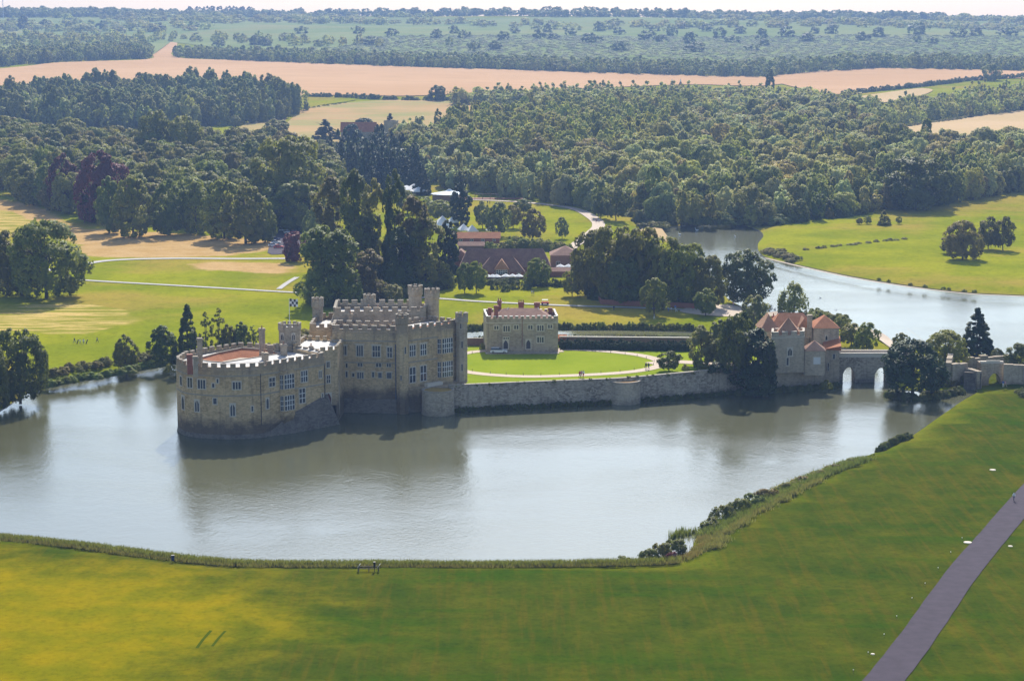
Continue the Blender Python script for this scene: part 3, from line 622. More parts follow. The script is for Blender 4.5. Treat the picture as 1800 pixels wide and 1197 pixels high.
# terrace in front of the right facade
b=MB(); b.prism([(-26.5,490.6),(-20,492.6),(-16.2,491.8),(-12.5,493.4),(-11,502),(-16,503),(-26,494)],-1,IZ+.05,0); b.build('terrace',M['stone_main'],k)
for zz,pr in((12.2,.14),(17.6,.2)):
    b=MB(); b.prism(grow(blk1,pr).tolist(),zz,zz+.3,0,bot=True); b.build('string_course',M['cap'],k)
b=MB(); crenel(b,blk1,mz,.6,.8,1.3,1.0,.55,closed=True,off=.3); b.build('parapet',[M['stone_main'],M['cap']],k)
b=MB(); b.prism(grow(blk1,-.45).tolist(),mz-.8,mz-.35,0); b.build('roof',M['lead'],k)
# raised leads and a sunken gutter strip of red tile on the right roof
b=MB(); b.wallbox(lerp(F2[0],F2[1],.02),lerp(F2[0],F2[1],.98),.5,mz-.36,mz+.62,0,off=1.3); b.build('tile_fillet',M['tile'],k)
b=MB(); b.prism([(-29,497),(-27,495.2),(-17.5,504),(-20,508)],mz-.3,mz+.35,0); b.build('roof',M['lead'],k)
# back range
blk2=[(-45.5,511),(-31,507.5),(-20.5,511),(-19,521),(-32,527),(-47,524)]; bz=23.2
bk=[(-50.5,517),(-45.5,508.5),(-44,511),(-25,511.5),(-19.5,514),(-22,525),(-48,526)]
blk2=[(-45.3,508.5),(-22,510.6),(-21.5,524),(-46,524)]
b=MB(); b.prism(blk2,IZ-1,bz-1.2,0,top=False); b.build('wall',M['stone_grey'],k)
b=MB(); crenel(b,blk2,bz-1.2,.6,.85,1.5,.9,.55,closed=True,off=.3); b.build('parapet',[M['stone_grey'],M['cap']],k)
b=MB(); b.prism(grow(blk2,-.5).tolist(),bz-2.4,bz-1.9,0); b.build('roof',M['lead'],k)
blk3=[(-51,504),(-45.3,503),(-45.3,509),(-46,524),(-51,522)]
b=MB(); b.prism(blk3,IZ-2,18.8,0,top=False); b.build('wall',M['stone_main'],k)
b=MB(); crenel(b,blk3,18.8,.5,.8,1.2,.9,.5,closed=True,off=.3); b.build('parapet',[M['stone_main'],M['cap']],k)
b=MB(); b.prism(grow(blk3,-.4).tolist(),18.2,18.5,0); b.build('roof',M['lead'],k)
blk4=[(-45,501.3),(-39,501),(-38,508),(-45.2,508)]
b=MB(); b.prism(blk4,IZ-2,19,0); b.build('wall',M['stone_main'],k); b=MB(); crenel(b,blk4,19,.5,.7,1.2,.9,.5,closed=True); b.build('parapet',[M['stone_main'],M['cap']],k)
def turret(c,r,z0,z1,n=8,m='stone_grey',mh=.7,flare=.22,slits=()):
    b=MB(); a0=R(22.5); b.cyl(c,r,z0,z1-2.6,n,a0=a0); b.cyl(c,r,z1-2.6,z1-2.2,n,a0=a0,r1=r+flare,top=False); b.cyl(c,r+flare,z1-2.2,z1-1.0,n,a0=a0); 
    b.cyl(c,r+.12,z0+(z1-z0)*.5,z0+(z1-z0)*.5+.25,n,a0=a0)
    t=b.build('turret',M[m],k)
    P=[(c[0]+(r+flare-.2)*math.cos(a0+2*math.pi*i/n),c[1]+(r+flare-.2)*math.sin(a0+2*math.pi*i/n)) for i in range(n)]
    b=MB(); crenel(b,P,z1-1.02,.3,mh,.8,.5,.4,closed=True); b.build('battlement',[M[m],M['cap']],t)
    P=[(c[0]+r*math.cos(a0+2*math.pi*(i+.0)/n),c[1]+r*math.sin(a0+2*math.pi*i/n)) for i in range(-n+1,2)]
    for s_ in slits: window(t,P,s_,1,1,fr=.06)
turret((-26.9,490.1),1.55,-1.5,zat(490,552.5),m='stone_main',slits=((711,610,713.5,622),(704,660,706,668)))
turret((-12.6,501.8),1.5,IZ-1,zat(502,550),slits=((811,600,813.5,612),(811,640,813.5,652),(809,568,811,578)))
turret((-25.1,520.6),1.75,IZ,zat(520.6,502),12)
turret((-20.5,514.4),1.8,IZ,zat(514.4,508),12)
turret((-50.4,520.2),1.45,IZ,zat(520,524),8)
turret((-37.3,525.5),1.5,IZ,zat(525.5,518),10)
W1=[F1[0],F1[1]]; W2=[F2[0],F2[1]]
for px,nx,ny in(((603,608,609,624),2,1),((627,607,638,626),3,1),((655,608,668,627),3,2),((681,611,689,628),2,2)): window(k,W1,px,nx,ny,hood=True,bar=.14)
for px in((608,639,611,646),(629,638,637,644),(661,638,670,645),(680,639,687,645)): window(k,W1,px,2 if px[2]-px[0]>4 else 1,1,fr=.12)
for px in((608,653,611,663),(619,656,623,662),(628,654,639,665),(654,654,658,663),(665,655,671,664),(680,655,688,665)): window(k,W1,px,3 if px[2]-px[0]>9 else 1,1,fr=.14,hood=True)
for px,nx,ny in(((720,607,730,626),3,2),((739,605,749,624),3,2),((720,646,730,672),2,2),((739,643,749,669),2,2)): window(k,W2,px,nx,ny,mm='mullion',bar=.17,hood=px[3]<640)
d=np.array(F2[1])-np.array(F2[0]); d/=np.hypot(*d); out=np.array((d[1],-d[0])); h=hitwall(W2,782,640); mid=np.array(F2[0])+d*h[2]
bay=[mid-d*2.6,mid-d*1.9+out*1.0,mid+d*1.9+out*1.0,mid+d*2.6]
b=MB(); b.prism(bay,IZ-1,19.6,0); b.build('bay',M['stone_main'],k)
for zb,zt_ in((7.6,11.4),(13.6,17.2)):
    window_at(k,mid+out*1.0,d,out,3.4,zb,zt_,5,3,fm='trim',mm='mullion',bar=.17,fr=.12)
    e=bay[1]-bay[0]; e/=np.hypot(*e); window_at(k,(bay[0]+bay[1])/2,e,np.array((e[1],-e[0])),.8,zb,zt_,1,3,fm='trim',mm='mullion',fr=.08)
b=MB(); q=mid-d*5.5+out*2; b.box((q[0],q[1],IZ+.05),(5,1.2,.8),math.atan2(d[1],d[0])); b.build('terrace_balustrade',M['trim'],k)
for x,y,yt in((616,560,551),(648,548,540),(664,548,541)): X,Y=pt(x,y,21); chimney(k,(X,Y),1.1,1.1,18,zat(Y,yt),'stone_grey',1)
b=MB(); b.cyl((-28.6,490.95),.09,.5,17,6); b.build('downpipe',plain('blue_downpipe',(.05,.12,.25),.6),k)
#@@CURTAIN
# ------------------------------------------------------------------ curtain wall and its bastions
wallgrp='curtain wall round the island'
def bastion(c,r,z1,label):
    t=empty('bastion',(c[0],c[1],0),label,'bastion',wallgrp)
    b=MB(); b.cyl(c,r+.25,-1.5,.9,28,r1=r+.08); b.cyl(c,r+.08,.9,z1,28,r1=r); b.build('wall',M['stone_bastion'],t)
    b=MB(); P=[(c[0]+(r-.15)*math.cos(2*math.pi*i/28),c[1]+(r-.15)*math.sin(2*math.pi*i/28)) for i in range(28)]
    for i in range(28): b.wallbox(P[i],P[(i+1)%28],.5,z1-.05,z1+.16)
    b.build('coping',M['cap'],t)
    b=MB(); b.cyl(c,r-.6,z1-.3,z1+.03,24); b.build('grass_top',M['dry2'],t)
bastion((-18.2,489.6),3.95,zat(486,690),'round stone bastion in the water at the foot of the mansion')
bastion((28.3,504.9),4.2,zat(503,671),'round stone bastion halfway along the long curtain wall')
t=empty('curtain_wall',(30,505,0),'long rough stone curtain wall dropping into the lake below the oval lawn','wall',wallgrp)
Wp=[(-15.5,491.5)]+WALL[1:]
tops=[IZ+.6,IZ+.5,IZ+.3,IZ+.35,IZ+.6,IZ+.7,IZ+1.0,IZ+1.4]
b=MB(); cb=MB()
P2=cat([(*p,tp) for p,tp in zip(Wp,tops)],6,False)
for i in range(len(P2)-1):
    a,c=P2[i],P2[i+1]; dd=np.array(c[:2])-np.array(a[:2]); dd/=np.hypot(*dd); nn=np.array((-dd[1],dd[0]))
    a0=np.array(a[:2])-nn*.35; c0=np.array(c[:2])-nn*.35; a1=np.array(a[:2])+nn*.9; c1=np.array(c[:2])+nn*.9; at_=np.array(a[:2]); ct=np.array(c[:2])
    b.add([(*a0,-1.5),(*c0,-1.5),(*ct,c[2]),(*at_,a[2]),(*a1,-1.5),(*c1,-1.5),(*c1,c[2]),(*a1,a[2])],[(0,1,2,3),(3,2,6,7),(5,4,7,6)])
    cb.add([(*(at_-nn*.08),a[2]+.01),(*(ct-nn*.08),c[2]+.01),(*(ct-nn*.08),c[2]+.18),(*(at_-nn*.08),a[2]+.18),(*(a1+nn*.05),a[2]+.18),(*(c1+nn*.05),c[2]+.18)],[(0,1,2,3),(3,2,5,4)])
b.build('wall',M['stone_wall'],t); cb.build('coping',M['cap'],t)
# north wall of the island (low wall with dark hedge before it)
t=empty('garden_wall',(25,588,IZ),'low brown brick wall behind the dark clipped hedge','wall','garden walls')
b=MB(); b.wallbox(pt(983,604,IZ),pt(1215,606,IZ),.6,IZ-.3,IZ+1.9); b.build('wall',M['brickgrey'],t); b=MB(); b.wallbox(pt(983,604,IZ),pt(1215,606,IZ),.9,IZ+1.91,IZ+2.1); b.build('coping',M['trim'],t)
t=empty('garden_wall',(-12,575,IZ),'short dark garden wall between the mansion turret and the small house','wall','garden walls')
b=MB(); b.wallbox(pt(815,607,IZ),pt(850,607,IZ),.6,IZ-.3,IZ+1.9); b.build('wall',M['brickgrey'],t); b=MB(); b.wallbox(pt(815,607,IZ),pt(850,607,IZ),.9,IZ+1.91,IZ+2.1); b.build('coping',M['cap'],t)
#@@HOUSE
# ------------------------------------------------------------------ small embattled house
Hc=[(-7.0,546.6),(12.6,547.2),(12.0,560.5),(-8.0,560)]
k=empty('embattled_house',(2.5,553,IZ),'small square stone house with battlements and red brick chimneys behind the oval lawn','house')
hz=14.9
b=MB(); b.prism(Hc,IZ-.5,hz,0,top=False); b.build('wall',M['stone_gate2'] if 'stone_gate2' in M else M['stone_grey'],k)
b=MB(); b.prism(grow(Hc,.03).tolist(),IZ-.5,IZ+1.5,0); b.build('plinth',M['stone_grey'],k)
b=MB(); b.prism(grow(Hc,.1).tolist(),hz-.9,hz-.7,0,bot=True); b.build('string_course',M['trim'],k)
b=MB(); crenel(b,Hc,hz,.35,.6,.85,.65,.4,closed=True,off=.25); b.build('parapet',[M['stone_grey'],M['mullion']],k)
b=MB(); hiproof(b,[lerp(Hc[0],Hc[2],.055),lerp(Hc[1],Hc[3],.055),lerp(Hc[2],Hc[0],.055),lerp(Hc[3],Hc[1],.055)],hz-.3,hz+2.3,4.2); b.build('roof',M['tile2'],k)
b=MB(); b.tube((-2.6,549.8,hz+.1),(-1,553.6,hz+2.4),.13); b.tube((8.2,550.2,hz+.1),(7.2,553.8,hz+2.4),.13); b.build('roof_ridge',M['trim'],k)
HF=[Hc[0],Hc[1]]
for px,nx in(((869,573,876,579),2),((885,572.5,896,582.5),3),((904,572,911,578.5),2),((928.5,572,936,578.5),2),((944.5,571.5,955.5,581.5),3),((963.5,571,970.5,577),2),((944.5,592,955.5,602),3)): window(k,HF,px,nx,1,bar=.22,fr=.25,fm='trim')
for px in((885,598,893,613),(925,597.5,932.5,613)): window(k,HF,px,1,1,True,name='door',pm='door',fr=.25)
window(k,HF,(885,593,895,596),3,1,bar=.2,fr=.15)
for (x,yb,yt,w,d_,pots) in((872,556,537,1.1,1.0,0),(878,550,528,1.1,1.1,2),(916,548,531,1.5,1.2,3),(944,549,531.5,1.5,1.2,0),(861,552,541,.9,.9,0),(967,549,541,1.0,1.0,0),(908,547,542,3,1.0,0)):
    X,Y=pt(x,yb,hz+.5); chimney(k,(X,Y),w,d_,hz-.5,zat(Y,yt),'brick',pots)
b=MB(); q=pt(922,558,hz); b.cyl((2.8,546.75),.07,IZ+1.5,hz+1.2,6); b.build('downpipe',M['brick'],k)
# stone forecourt
b=MB(); b.prism([(-7.2,543.4),(12.9,544.0),(12.8,547),(-7.2,546.5)],IZ-.1,IZ+.12,0); tag(b.build('pavement',M['stone_grey']),kind='structure')
#@@GATE
# ------------------------------------------------------------------ gatehouse
k=empty('gatehouse',(78,540,0),'pale stone gatehouse with steep orange tiled roofs beside the arched bridge','gatehouse','castle buildings')
def zt(Y,y): return zat(Y,y)
# barbican tower
Tc=[pt(1355,643,7),pt(1413,641,7)]; TD=7.0
T=[Tc[0],Tc[1],(Tc[1][0]+1,Tc[1][1]+TD),(Tc[0][0]+1,Tc[0][1]+TD)]
tz=zt(Tc[0][1],592)
b=MB(); b.prism(T,5,tz,0); b.build('wall',M['stone_gate'],k)
b=MB(); b.prism(grow(T,.12).tolist(),tz-.4,tz-.2,0,bot=True); b.build('string_course',M['trim'],k)
b=MB(); crenel(b,T,tz,.25,.8,1.5,.95,.45,closed=True,off=.25); b.build('parapet',[M['stone_gate'],M['trim']],k)
b=MB(); hiproof(b,[lerp(T[0],T[2],.1),lerp(T[1],T[3],.1),lerp(T[2],T[0],.1),lerp(T[3],T[1],.1)],tz+.1,zt(Tc[0][1]+3,559),3.6); b.build('roof',M['tile3'],k)
GFt=[Tc[0],Tc[1]]
window(k,GFt,(1385,612,1392,625),2,1,True,fr=.3); window(k,GFt,(1382.5,629,1386,642),1,1,fr=.25)
# left wing behind tower
def blockpx(x0,x1,yb,zb,depth,ytop,m='stone_gate',skew=0):
    a=pt(x0,yb,zb); c=pt(x1,yb,zb); P=[a,c,(c[0]+skew,c[1]+depth),(a[0]+skew,a[1]+depth)]; z1=zt(a[1],ytop); b=MB(); b.prism(P,zb-3,z1,0); b.build('wall',M[m],k); return P,z1
P,z1=blockpx(1338,1368,628,7,11,582)
b=MB(); hiproof(b,grow(P,.4).tolist(),z1,z1+4.0,4.2); b.build('roof',M['tile3'],k)
P,z1=blockpx(1352,1436,617,7,10,580)
b=MB(); hiproof(b,grow(P,.4).tolist(),z1,z1+4.0,3.5); b.build('roof',M['tile'],k)
b=MB(); q=[lerp(P[0],P[1],.60),lerp(P[0],P[1],.82),(lerp(P[0],P[1],.82)[0],P[0][1]+5),(lerp(P[0],P[1],.60)[0],P[0][1]+5)]; b.prism([(p[0],p[1]-.8) for p in q],6,z1+.8,0,top=False); b.build('gable_wall',M['stone_gate'],k)
b=MB(); gableroof(b,[(q[0][0],q[0][1]-.8),(q[0][0],q[0][1]+4.5),(q[1][0],q[1][1]+4.5),(q[1][0],q[1][1]-.8)],z1+.8,z1+3.4,over=.2); b.build('roof',M['tile3'],k)
# right block, orange pyramid
P,z1=blockpx(1430,1474,628,6.5,9,577)
b=MB(); P_=grow(P,.45).tolist(); hiproof(b,P_,z1,zt(P[0][1]+4,554),4.2); b.build('roof',M['tile_o'] if 'tile_o' in M else M['tile'],k)
window(k,[P[0],P[1]],(1451,590,1454.5,598),1,1,True,fr=.2)
X,Y=P[0]; chimney(k,(X-.8,Y+3),1.2,1.5,z1-3,z1+3.2,'stone_gate',0)
for i,x in enumerate((1362,1369,1376,1384)): X,Y=pt(x,566,14); chimney(k,(X,Y+3),.9,.9,11,zt(Y+3,555+i*.3),'brick',1)
# low front range with lean-to roof
P,z1=blockpx(1414,1450,640,6.8,6,617,skew=.5)
b=MB(); hiproof(b,grow(P,.35).tolist(),z1,z1+2.3,3); b.build('roof',M['tile2'],k)
window(k,[P[0],P[1]],(1430,628,1442,640),1,1,name='door',fr=.15,pm='mull' if 'mull' in M else 'mullion')
a=pt(1448,677,0); c=pt(1476,678.5,0); P=[a,c,(c[0]+1,c[1]+9),(a[0]+1,a[1]+9)]; z1=zt(a[1],613)
b=MB(); b.prism(P,-1.5,z1-.3,0,P1=[(p[0]+(.35 if i in(0,3) else -.35),p[1]+.3) for i,p in enumerate(P)]); b.build('wall',M['stone_gate'],k)
b=MB(); P_=grow(P,.2).tolist(); b.prism(P_,[z1-.3]*4,[z1-.1,z1+.9,z1+2.2,z1+1.3],0); b.build('roof',M['tile'],k)
window(k,[P[0],P[1]],(1464,622,1468,631),1,1,fr=.15); window(k,[P[0],P[1]],(1455,638,1457,652),1,1,fr=.12)
# curtain in front of gatehouse, buttresses and courtyard wall
W3=[pt(1356,688.5,0),pt(1400,684,0),pt(1430,680.5,0),pt(1450,678.5,0)]
b=MB()
for i in range(3): b.wallbox(W3[i],W3[i+1],1.0,-1,zt(W3[1][1],644-i),off=.9)
for x in(1433,1441,1447): q=pt(x,677,0); b.box((q[0],q[1]+.2,-1),(.7,1.6,zt(q[1],648)+1))
b.build('buttressed_wall',M['stone_gate'],k)
#@@BRIDGE
k=empty('arched_bridge',(96,536,0),'stone bridge with two pointed arches over the moat between gatehouse and yew','bridge')
def arch_wall(mb,p0,p1,z1,arches,t,zb=-1.5,m=0):
    """wall p0->p1 with pointed openings (s0,s1,zspring,ztop), thickness t toward the back"""
    p0=np.array(p0,float);p1=np.array(p1,float); L=np.hypot(*(p1-p0)); d=(p1-p0)/L; n=np.array((-d[1],d[0]))
    if n[1]<0:n=-n
    xs=[0]; prof={}
    cuts=[]
    for s0,s1,zs,zt_ in arches:
        K=12
        for j in range(K+1):
            u=j/K; s=s0+(s1-s0)*u; v=abs(2*u-1); zz=zs+(zt_-zs)*(1-v**2.2); cuts.append((s,zz,(s0,s1)))
    segs=[];cur=0
    for s0,s1,zs,zt_ in arches:
        segs.append((cur,s0,None,None)); pts=[c for c in cuts if c[2]==(s0,s1)]
        for a,c in zip(pts[:-1],pts[1:]): segs.append((a[0],c[0],a[1],c[1]))
        cur=s1
    segs.append((cur,L,None,None))
    for a,c,za,zc in segs:
        za=zb if za is None else za; zc=zb if zc is None else zc
        A=p0+d*a;C=p0+d*c;A2=A+n*t;C2=C+n*t
        mb.add([(*A,za),(*C,zc),(*C,z1),(*A,z1),(*A2,za),(*C2,zc),(*C2,z1),(*A2,z1)],[(0,1,2,3),(5,4,7,6),(4,5,1,0),(3,2,6,7)],m)
    for s0,s1,zs,zt_ in arches:
        for s in(s0,s1): A=p0+d*s; A2=A+n*t; mb.add([(*A,zb),(*A2,zb),(*A2,zs),(*A,zs)],[(0,1,2,3)],m)
BA=pt(1474,672,0); BB=pt(1592,672,0); bL=BB[0]-BA[0]; sx=lambda x:(pt(x,672,0)[0]-BA[0])
bzt=zt(BA[1],628)
b=MB(); arch_wall(b,BA,BB,bzt,[(sx(1481.5),sx(1503),2.3,4.1),(sx(1537.5),sx(1560),2.1,3.9)],6.0); b.build('wall',M['stone_wall'],k)
b=MB(); b.wallbox(BA,BB,.45,bzt+.01,bzt+.95,off=.3); b.wallbox(BA,BB,.6,bzt+.95,bzt+1.12,off=.3); b.wallbox(BA,BB,.45,bzt+.01,bzt+.95,off=5.6);  b.wallbox(BA,BB,.6,bzt+.95,bzt+1.12,off=5.6); b.build('parapet',M['trim'],k)
b=MB(); b.prism([(BA[0],BA[1]+.6),(BB[0],BB[1]+.6),(BB[0],BB[1]+5.3),(BA[0],BA[1]+5.3)],bzt+.02,bzt+.2,0); b.build('deck',M['gravel'],k)
b=MB(); q0,q1=pt(1503,671,0),pt(1537,671,0); b.prism([q0,q1,(q1[0]-1,q1[1]-1.2),(q0[0]+1,q0[1]-1.2)],-1.5,.9,0); b.build('pier_footing',M['stone_dark'],k)
# ruined barbican and mill at the right
k=empty('ruined_barbican',(122,526,0),'low ruined stone barbican with a gate arch at the near end of the bank','ruin')
a=pt(1723,680,.3); c=pt(1763,680,.3); s=lambda x:(pt(x,680,.3)[0]-a[0])
gz=zt(a[1],639)
b=MB(); arch_wall(b,a,c,gz,[(s(1738),s(1758),2.4,3.9)],4.5,zb=-.5); b.build('gate_wall',M['stone_grey'],k)
b=MB()
for p,q,t_,y in(((1763,682),(1830,684),1.4,640),((1723,684),(1695,676),1.4,650),((1695,676),(1668,680),1.6,636),((1668,681),(1672,662),1.4,636),((1700,655),(1780,650),1.6,628),((1830,684),(1850,650),1.5,635)):
    A=pt(*p,.3);B=pt(*q,.3)
    n=max(2,int(math.hypot(B[0]-A[0],B[1]-A[1])/2)); zt0=zt(A[1],y)
    for i in range(n): b.wallbox(lerp(A,B,i/n),lerp(A,B,(i+1)/n),t_,-1,zt0+rng.uniform(-.5,.35),off=.3)
b.build('wall',M['stone_grey'],k)
b=MB(); b.wallbox(a,c,1.0,gz,gz+.5,off=.8); b.wallbox(lerp(a,c,.25),lerp(a,c,.85),.4,gz+.5,gz+.75,off=.5); b.build('coping',M['trim'],k)
b=MB(); q=pt(1722,670,0); b.wallbox(pt(1694,684,0),pt(1724,686,0),.8,-1,zt(a[1],652),off=.2); b.build('low_wall',M['stone_dark'],k)
#@@VILLAGE
# ------------------------------------------------------------------ restaurant and stable buildings
def house(name,label,px,yb,ztop_px,depth,ridge_px,wm='brick',rm='tile2',hip=True,inset=None,cat_='building',grp='brick outbuildings',rz=0):
    a=gp(px[0],yb); c=gp(px[1],yb); z=min(a[2],c[2]); k=empty(name,((a[0]+c[0])/2,a[1]+depth/2,z),label,cat_,grp)
    P=[a[:2],c[:2],(c[0]+rz,c[1]+depth),(a[0]+rz,a[1]+depth)]; z1=zat(a[1],ztop_px); zr=zat(a[1]+depth/2,ridge_px)
    b=MB(); b.prism(P,z-1,z1,0); b.build('wall',M[wm],k)
    b=MB(); Q=grow(P,.5).tolist()
    if hip: hiproof(b,Q,z1-.05,zr,depth/2 if inset is None else inset)
    else: gableroof(b,P,z1-.05,zr,over=.5)
    b.build('roof',M[rm],k)
    L=math.hypot(c[0]-a[0],c[1]-a[1]); d=np.array((c[0]-a[0],c[1]-a[1]))/L; out=np.array((d[1],-d[0]))
    n=max(1,int(L/4)); 
    for i in range(n):
        if z1-z>2.2: window_at(k,np.array(a[:2])+d*L*(i+.5)/n,d,out,1.3,z+1.0+(z1-z>5)*2.5,min(z1-.4,z+2.2+(z1-z>5)*2.5),2,1,fm='mullion',fr=.1)
    return k,P,z,z1,zr
house('restaurant_hall','long brown tiled hall roof running behind the restaurant porch',(808,968),487,470,13,437,inset=3)
k,P,z,z1,zr=house('restaurant','brown hipped restaurant roof with a small glazed gable above the white parasols',(842,922),490,478,9,451,inset=4.5)
Xc=(P[0][0]+P[1][0])/2; Yf=P[0][1]; b=MB(); gz0=z1-.5
b.prism([(Xc-2.6,Yf-.6),(Xc+2.6,Yf-.6),(Xc+2.6,Yf+3.5),(Xc-2.6,Yf+3.5)],z,z1+.9,0); b.build('gable_wall',M['brickgrey'],k)
b=MB(); gableroof(b,[(Xc-2.6,Yf-.6),(Xc-2.6,Yf+6),(Xc+2.6,Yf+6),(Xc+2.6,Yf-.6)],z1+.9,zr-.5,over=.3); b.build('gable_roof',M['tile3'],k)
window_at(k,np.array((Xc,Yf-.6)),np.array((1,0)),np.array((0,-1)),4,z+1.8,z1+.7,5,2,fm='mullion',fr=.08)
house('stable_block','brown brick stable block with a pyramid roof at the right end of the hall',(968,1020),470,449,12,432,inset=6,wm='brickgrey')
house('service_range','low brown roof in front of the stable block beside white parasols',(963,1010),487,477,5,470,inset=2)
house('stable_range','orange tiled range behind the hall with white tents beyond it',(800,878),428,419,7,408,wm='brick',rm='tile',hip=False)
house('side_range','dark tiled side wing at the left end of the hall beside tall trees',(790,830),480,458,10,438,inset=2)
house('yard_shed','small dark tiled shed roof between the hall and orange tiled range',(806,850),440,432,5,425,wm='brickgrey',hip=False)
# cafe parasols
def parasol(x,y,label,group,rad=2.0,m='white'):
    X,Y,z=gp(x,y); k=empty('parasol',(X,Y,z),label,'parasol',group)
    b=MB(); b.cyl((X,Y),.05,z,z+2.6,6); b.build('pole',M['wood'],k)
    b=MB(); b.cyl((X,Y),rad,z+2.1,z+3.0,8,r1=.06); b.cyl((X,Y),rad,z+1.95,z+2.1,8,top=False); b.build('canopy',M[m],k)
for x in(849,857,873,889,901,912,866): parasol(x,496+rng.uniform(-.6,.6),'white cafe parasol in the row before the restaurant','white parasols before the restaurant',1.75)
for x in(985,999,1012): parasol(x,478,'white parasol in front of the brown stable block','white parasols by the stable block',1.75)
# white tents
def tent(x,y,w,h,label,group,m='white'):
    X,Y,z=gp(x,y); k=empty('tent',(X,Y,z),label,'tent',group); b=MB(); P=rect((X,Y),w,w,.3)
    for p in P: b.cyl(p,.06,z,z+2.2,5)
    b.build('leg',M['steel'],k)
    b=MB(); b.add([(*p,z+2.2) for p in P]+[(X,Y,z+2.2+h)],[(0,1,4),(1,2,4),(2,3,4),(3,0,4)]); b.prism(P,z+1.8,z+2.2,0,top=False); b.build('canopy',M[m],k)
for i,(x,y) in enumerate(((751,398),(778,397),(773,404),(796,398),(815,412),(830,414),(865,413),(752,406),(786,408))): tent(x,y,4.6,2.6,'white pyramid tent pitched beyond the orange tiled range','pyramid tents beyond the stables','white')
X,Y,z=gp(790,352)
k=empty('marquee',(X,Y,z),'large octagonal white marquee roof left of the tall dark cypress','marquee')
b=MB(); b.cyl((X,Y),9,z,z+3.4,10,top=False); b.build('wall',M['brickgrey'],k); b=MB(); b.cyl((X,Y),10,z+3.4,zat(Y,333)-.8,10,r1=1.6); b.cyl((X,Y),1.7,zat(Y,333)-.8,zat(Y,333),10,r1=.8); b.build('roof',M['bluegrey'],k)
for x,y,w in((715,340,9),(736,343,8),(728,337,6)):
    tent(x,y,w,2.2,'wide white marquee among trees left of the octagonal one' ,'white marquees among the trees')
X,Y,z=gp(855,351); k=empty('play_structure',(X,Y,z),'reddish play area with a timber frame behind the park trees','playground')
b=MB(); 
for i in range(4): b.box((X-6+i*4,Y,z),(.3,.3,3)); 
b.box((X,Y,z+2.8),(13,.4,.3)); b.build('frame',M['wood'],k); b=MB(); b.prism(rect((X+6,Y+3),34,6,0),z-.2,z+.4,0); b.build('base',M['brick'],k)
# church and its tower in the distance
X,Y,z=gp(645,246)
k=empty('church',(X,Y,z),'old church with a long red roof and square stone tower among yews','church')
b=MB(); P=rect((X-6,Y),26,9,0); b.prism(P,z-2,z+6,0); b.build('wall',M['stone_grey'],k); b=MB(); gableroof(b,P,z+6,z+13,over=.4); b.build('roof',M['tile'],k)
b=MB(); Tq=rect((X+18,Y+1),10,10,0); b.prism(Tq,z-2,zat(Y,215),0); crenel(b,Tq,zat(Y,215),.4,.7,1.4,1.2,.5,closed=True); b.build('tower',[M['stone_grey'],M['cap']],k)
for x,y,w,h in((1212,186,16,7),(1290,190,17,6),(1240,178,9,5)):
    X,Y,z=gp(x,y); k=empty('farmhouse',(X,Y,z),'red roofed farmhouse half hidden in the far trees','house','farmhouses in the far trees'); b=MB(); P=rect((X,Y),w,9,.2); b.prism(P,z-2,z+h,0); b.build('wall',M['stone_grey'],k); b=MB(); gableroof(b,P,z+h,z+h+6,over=.4); b.build('roof',M['tile'],k)
for i,x in enumerate((1181,1196)):
    X,Y,z=gp(x,170); k=empty('oast_cowl',(X,Y,z),'white conical cowl of an oast house above the far trees','oast house','oast houses'); b=MB(); b.cyl((X,Y),3.5,z-2,z+9,12); b.build('roundel',M['brick'],k); b=MB(); b.cyl((X,Y),3.7,z+9,z+15,12,r1=.7); b.build('roof',M['tile2'],k); b=MB(); b.cyl((X,Y),.9,z+15,z+18,8,r1=.1); b.build('cowl',M['white'],k)
#@@FENCE red brick-coloured boundary wall by the lake clump
t=empty('boundary_wall',(*gp(1100,540)[:2],1.5),'low red brick wall at the foot of the tall lakeside trees','wall','garden walls')
b=MB(); w_=[gp(x,y)[:2] for x,y in((1037,508),(1047,520),(1057,535),(1100,537.5),(1160,539),(1232,543))]
for i in range(5): b.wallbox(w_[i],w_[i+1],.4,.5,3.2)
b.build('wall',M['brick'],t)
X,Y,z=pt(1000,603,IZ)+(IZ,); k=empty('garden_store',(X,Y,z),'small orange roofed garden store at the right corner of the small house','shed'); b=MB(); P=rect((X-2.6,Y),3.4,3,0); b.prism(P,z,z+1.6,0); b.build('wall',M['brick'],k); b=MB(); gableroof(b,P,z+1.6,z+2.5,over=.3); b.build('roof',M['tile'],k)
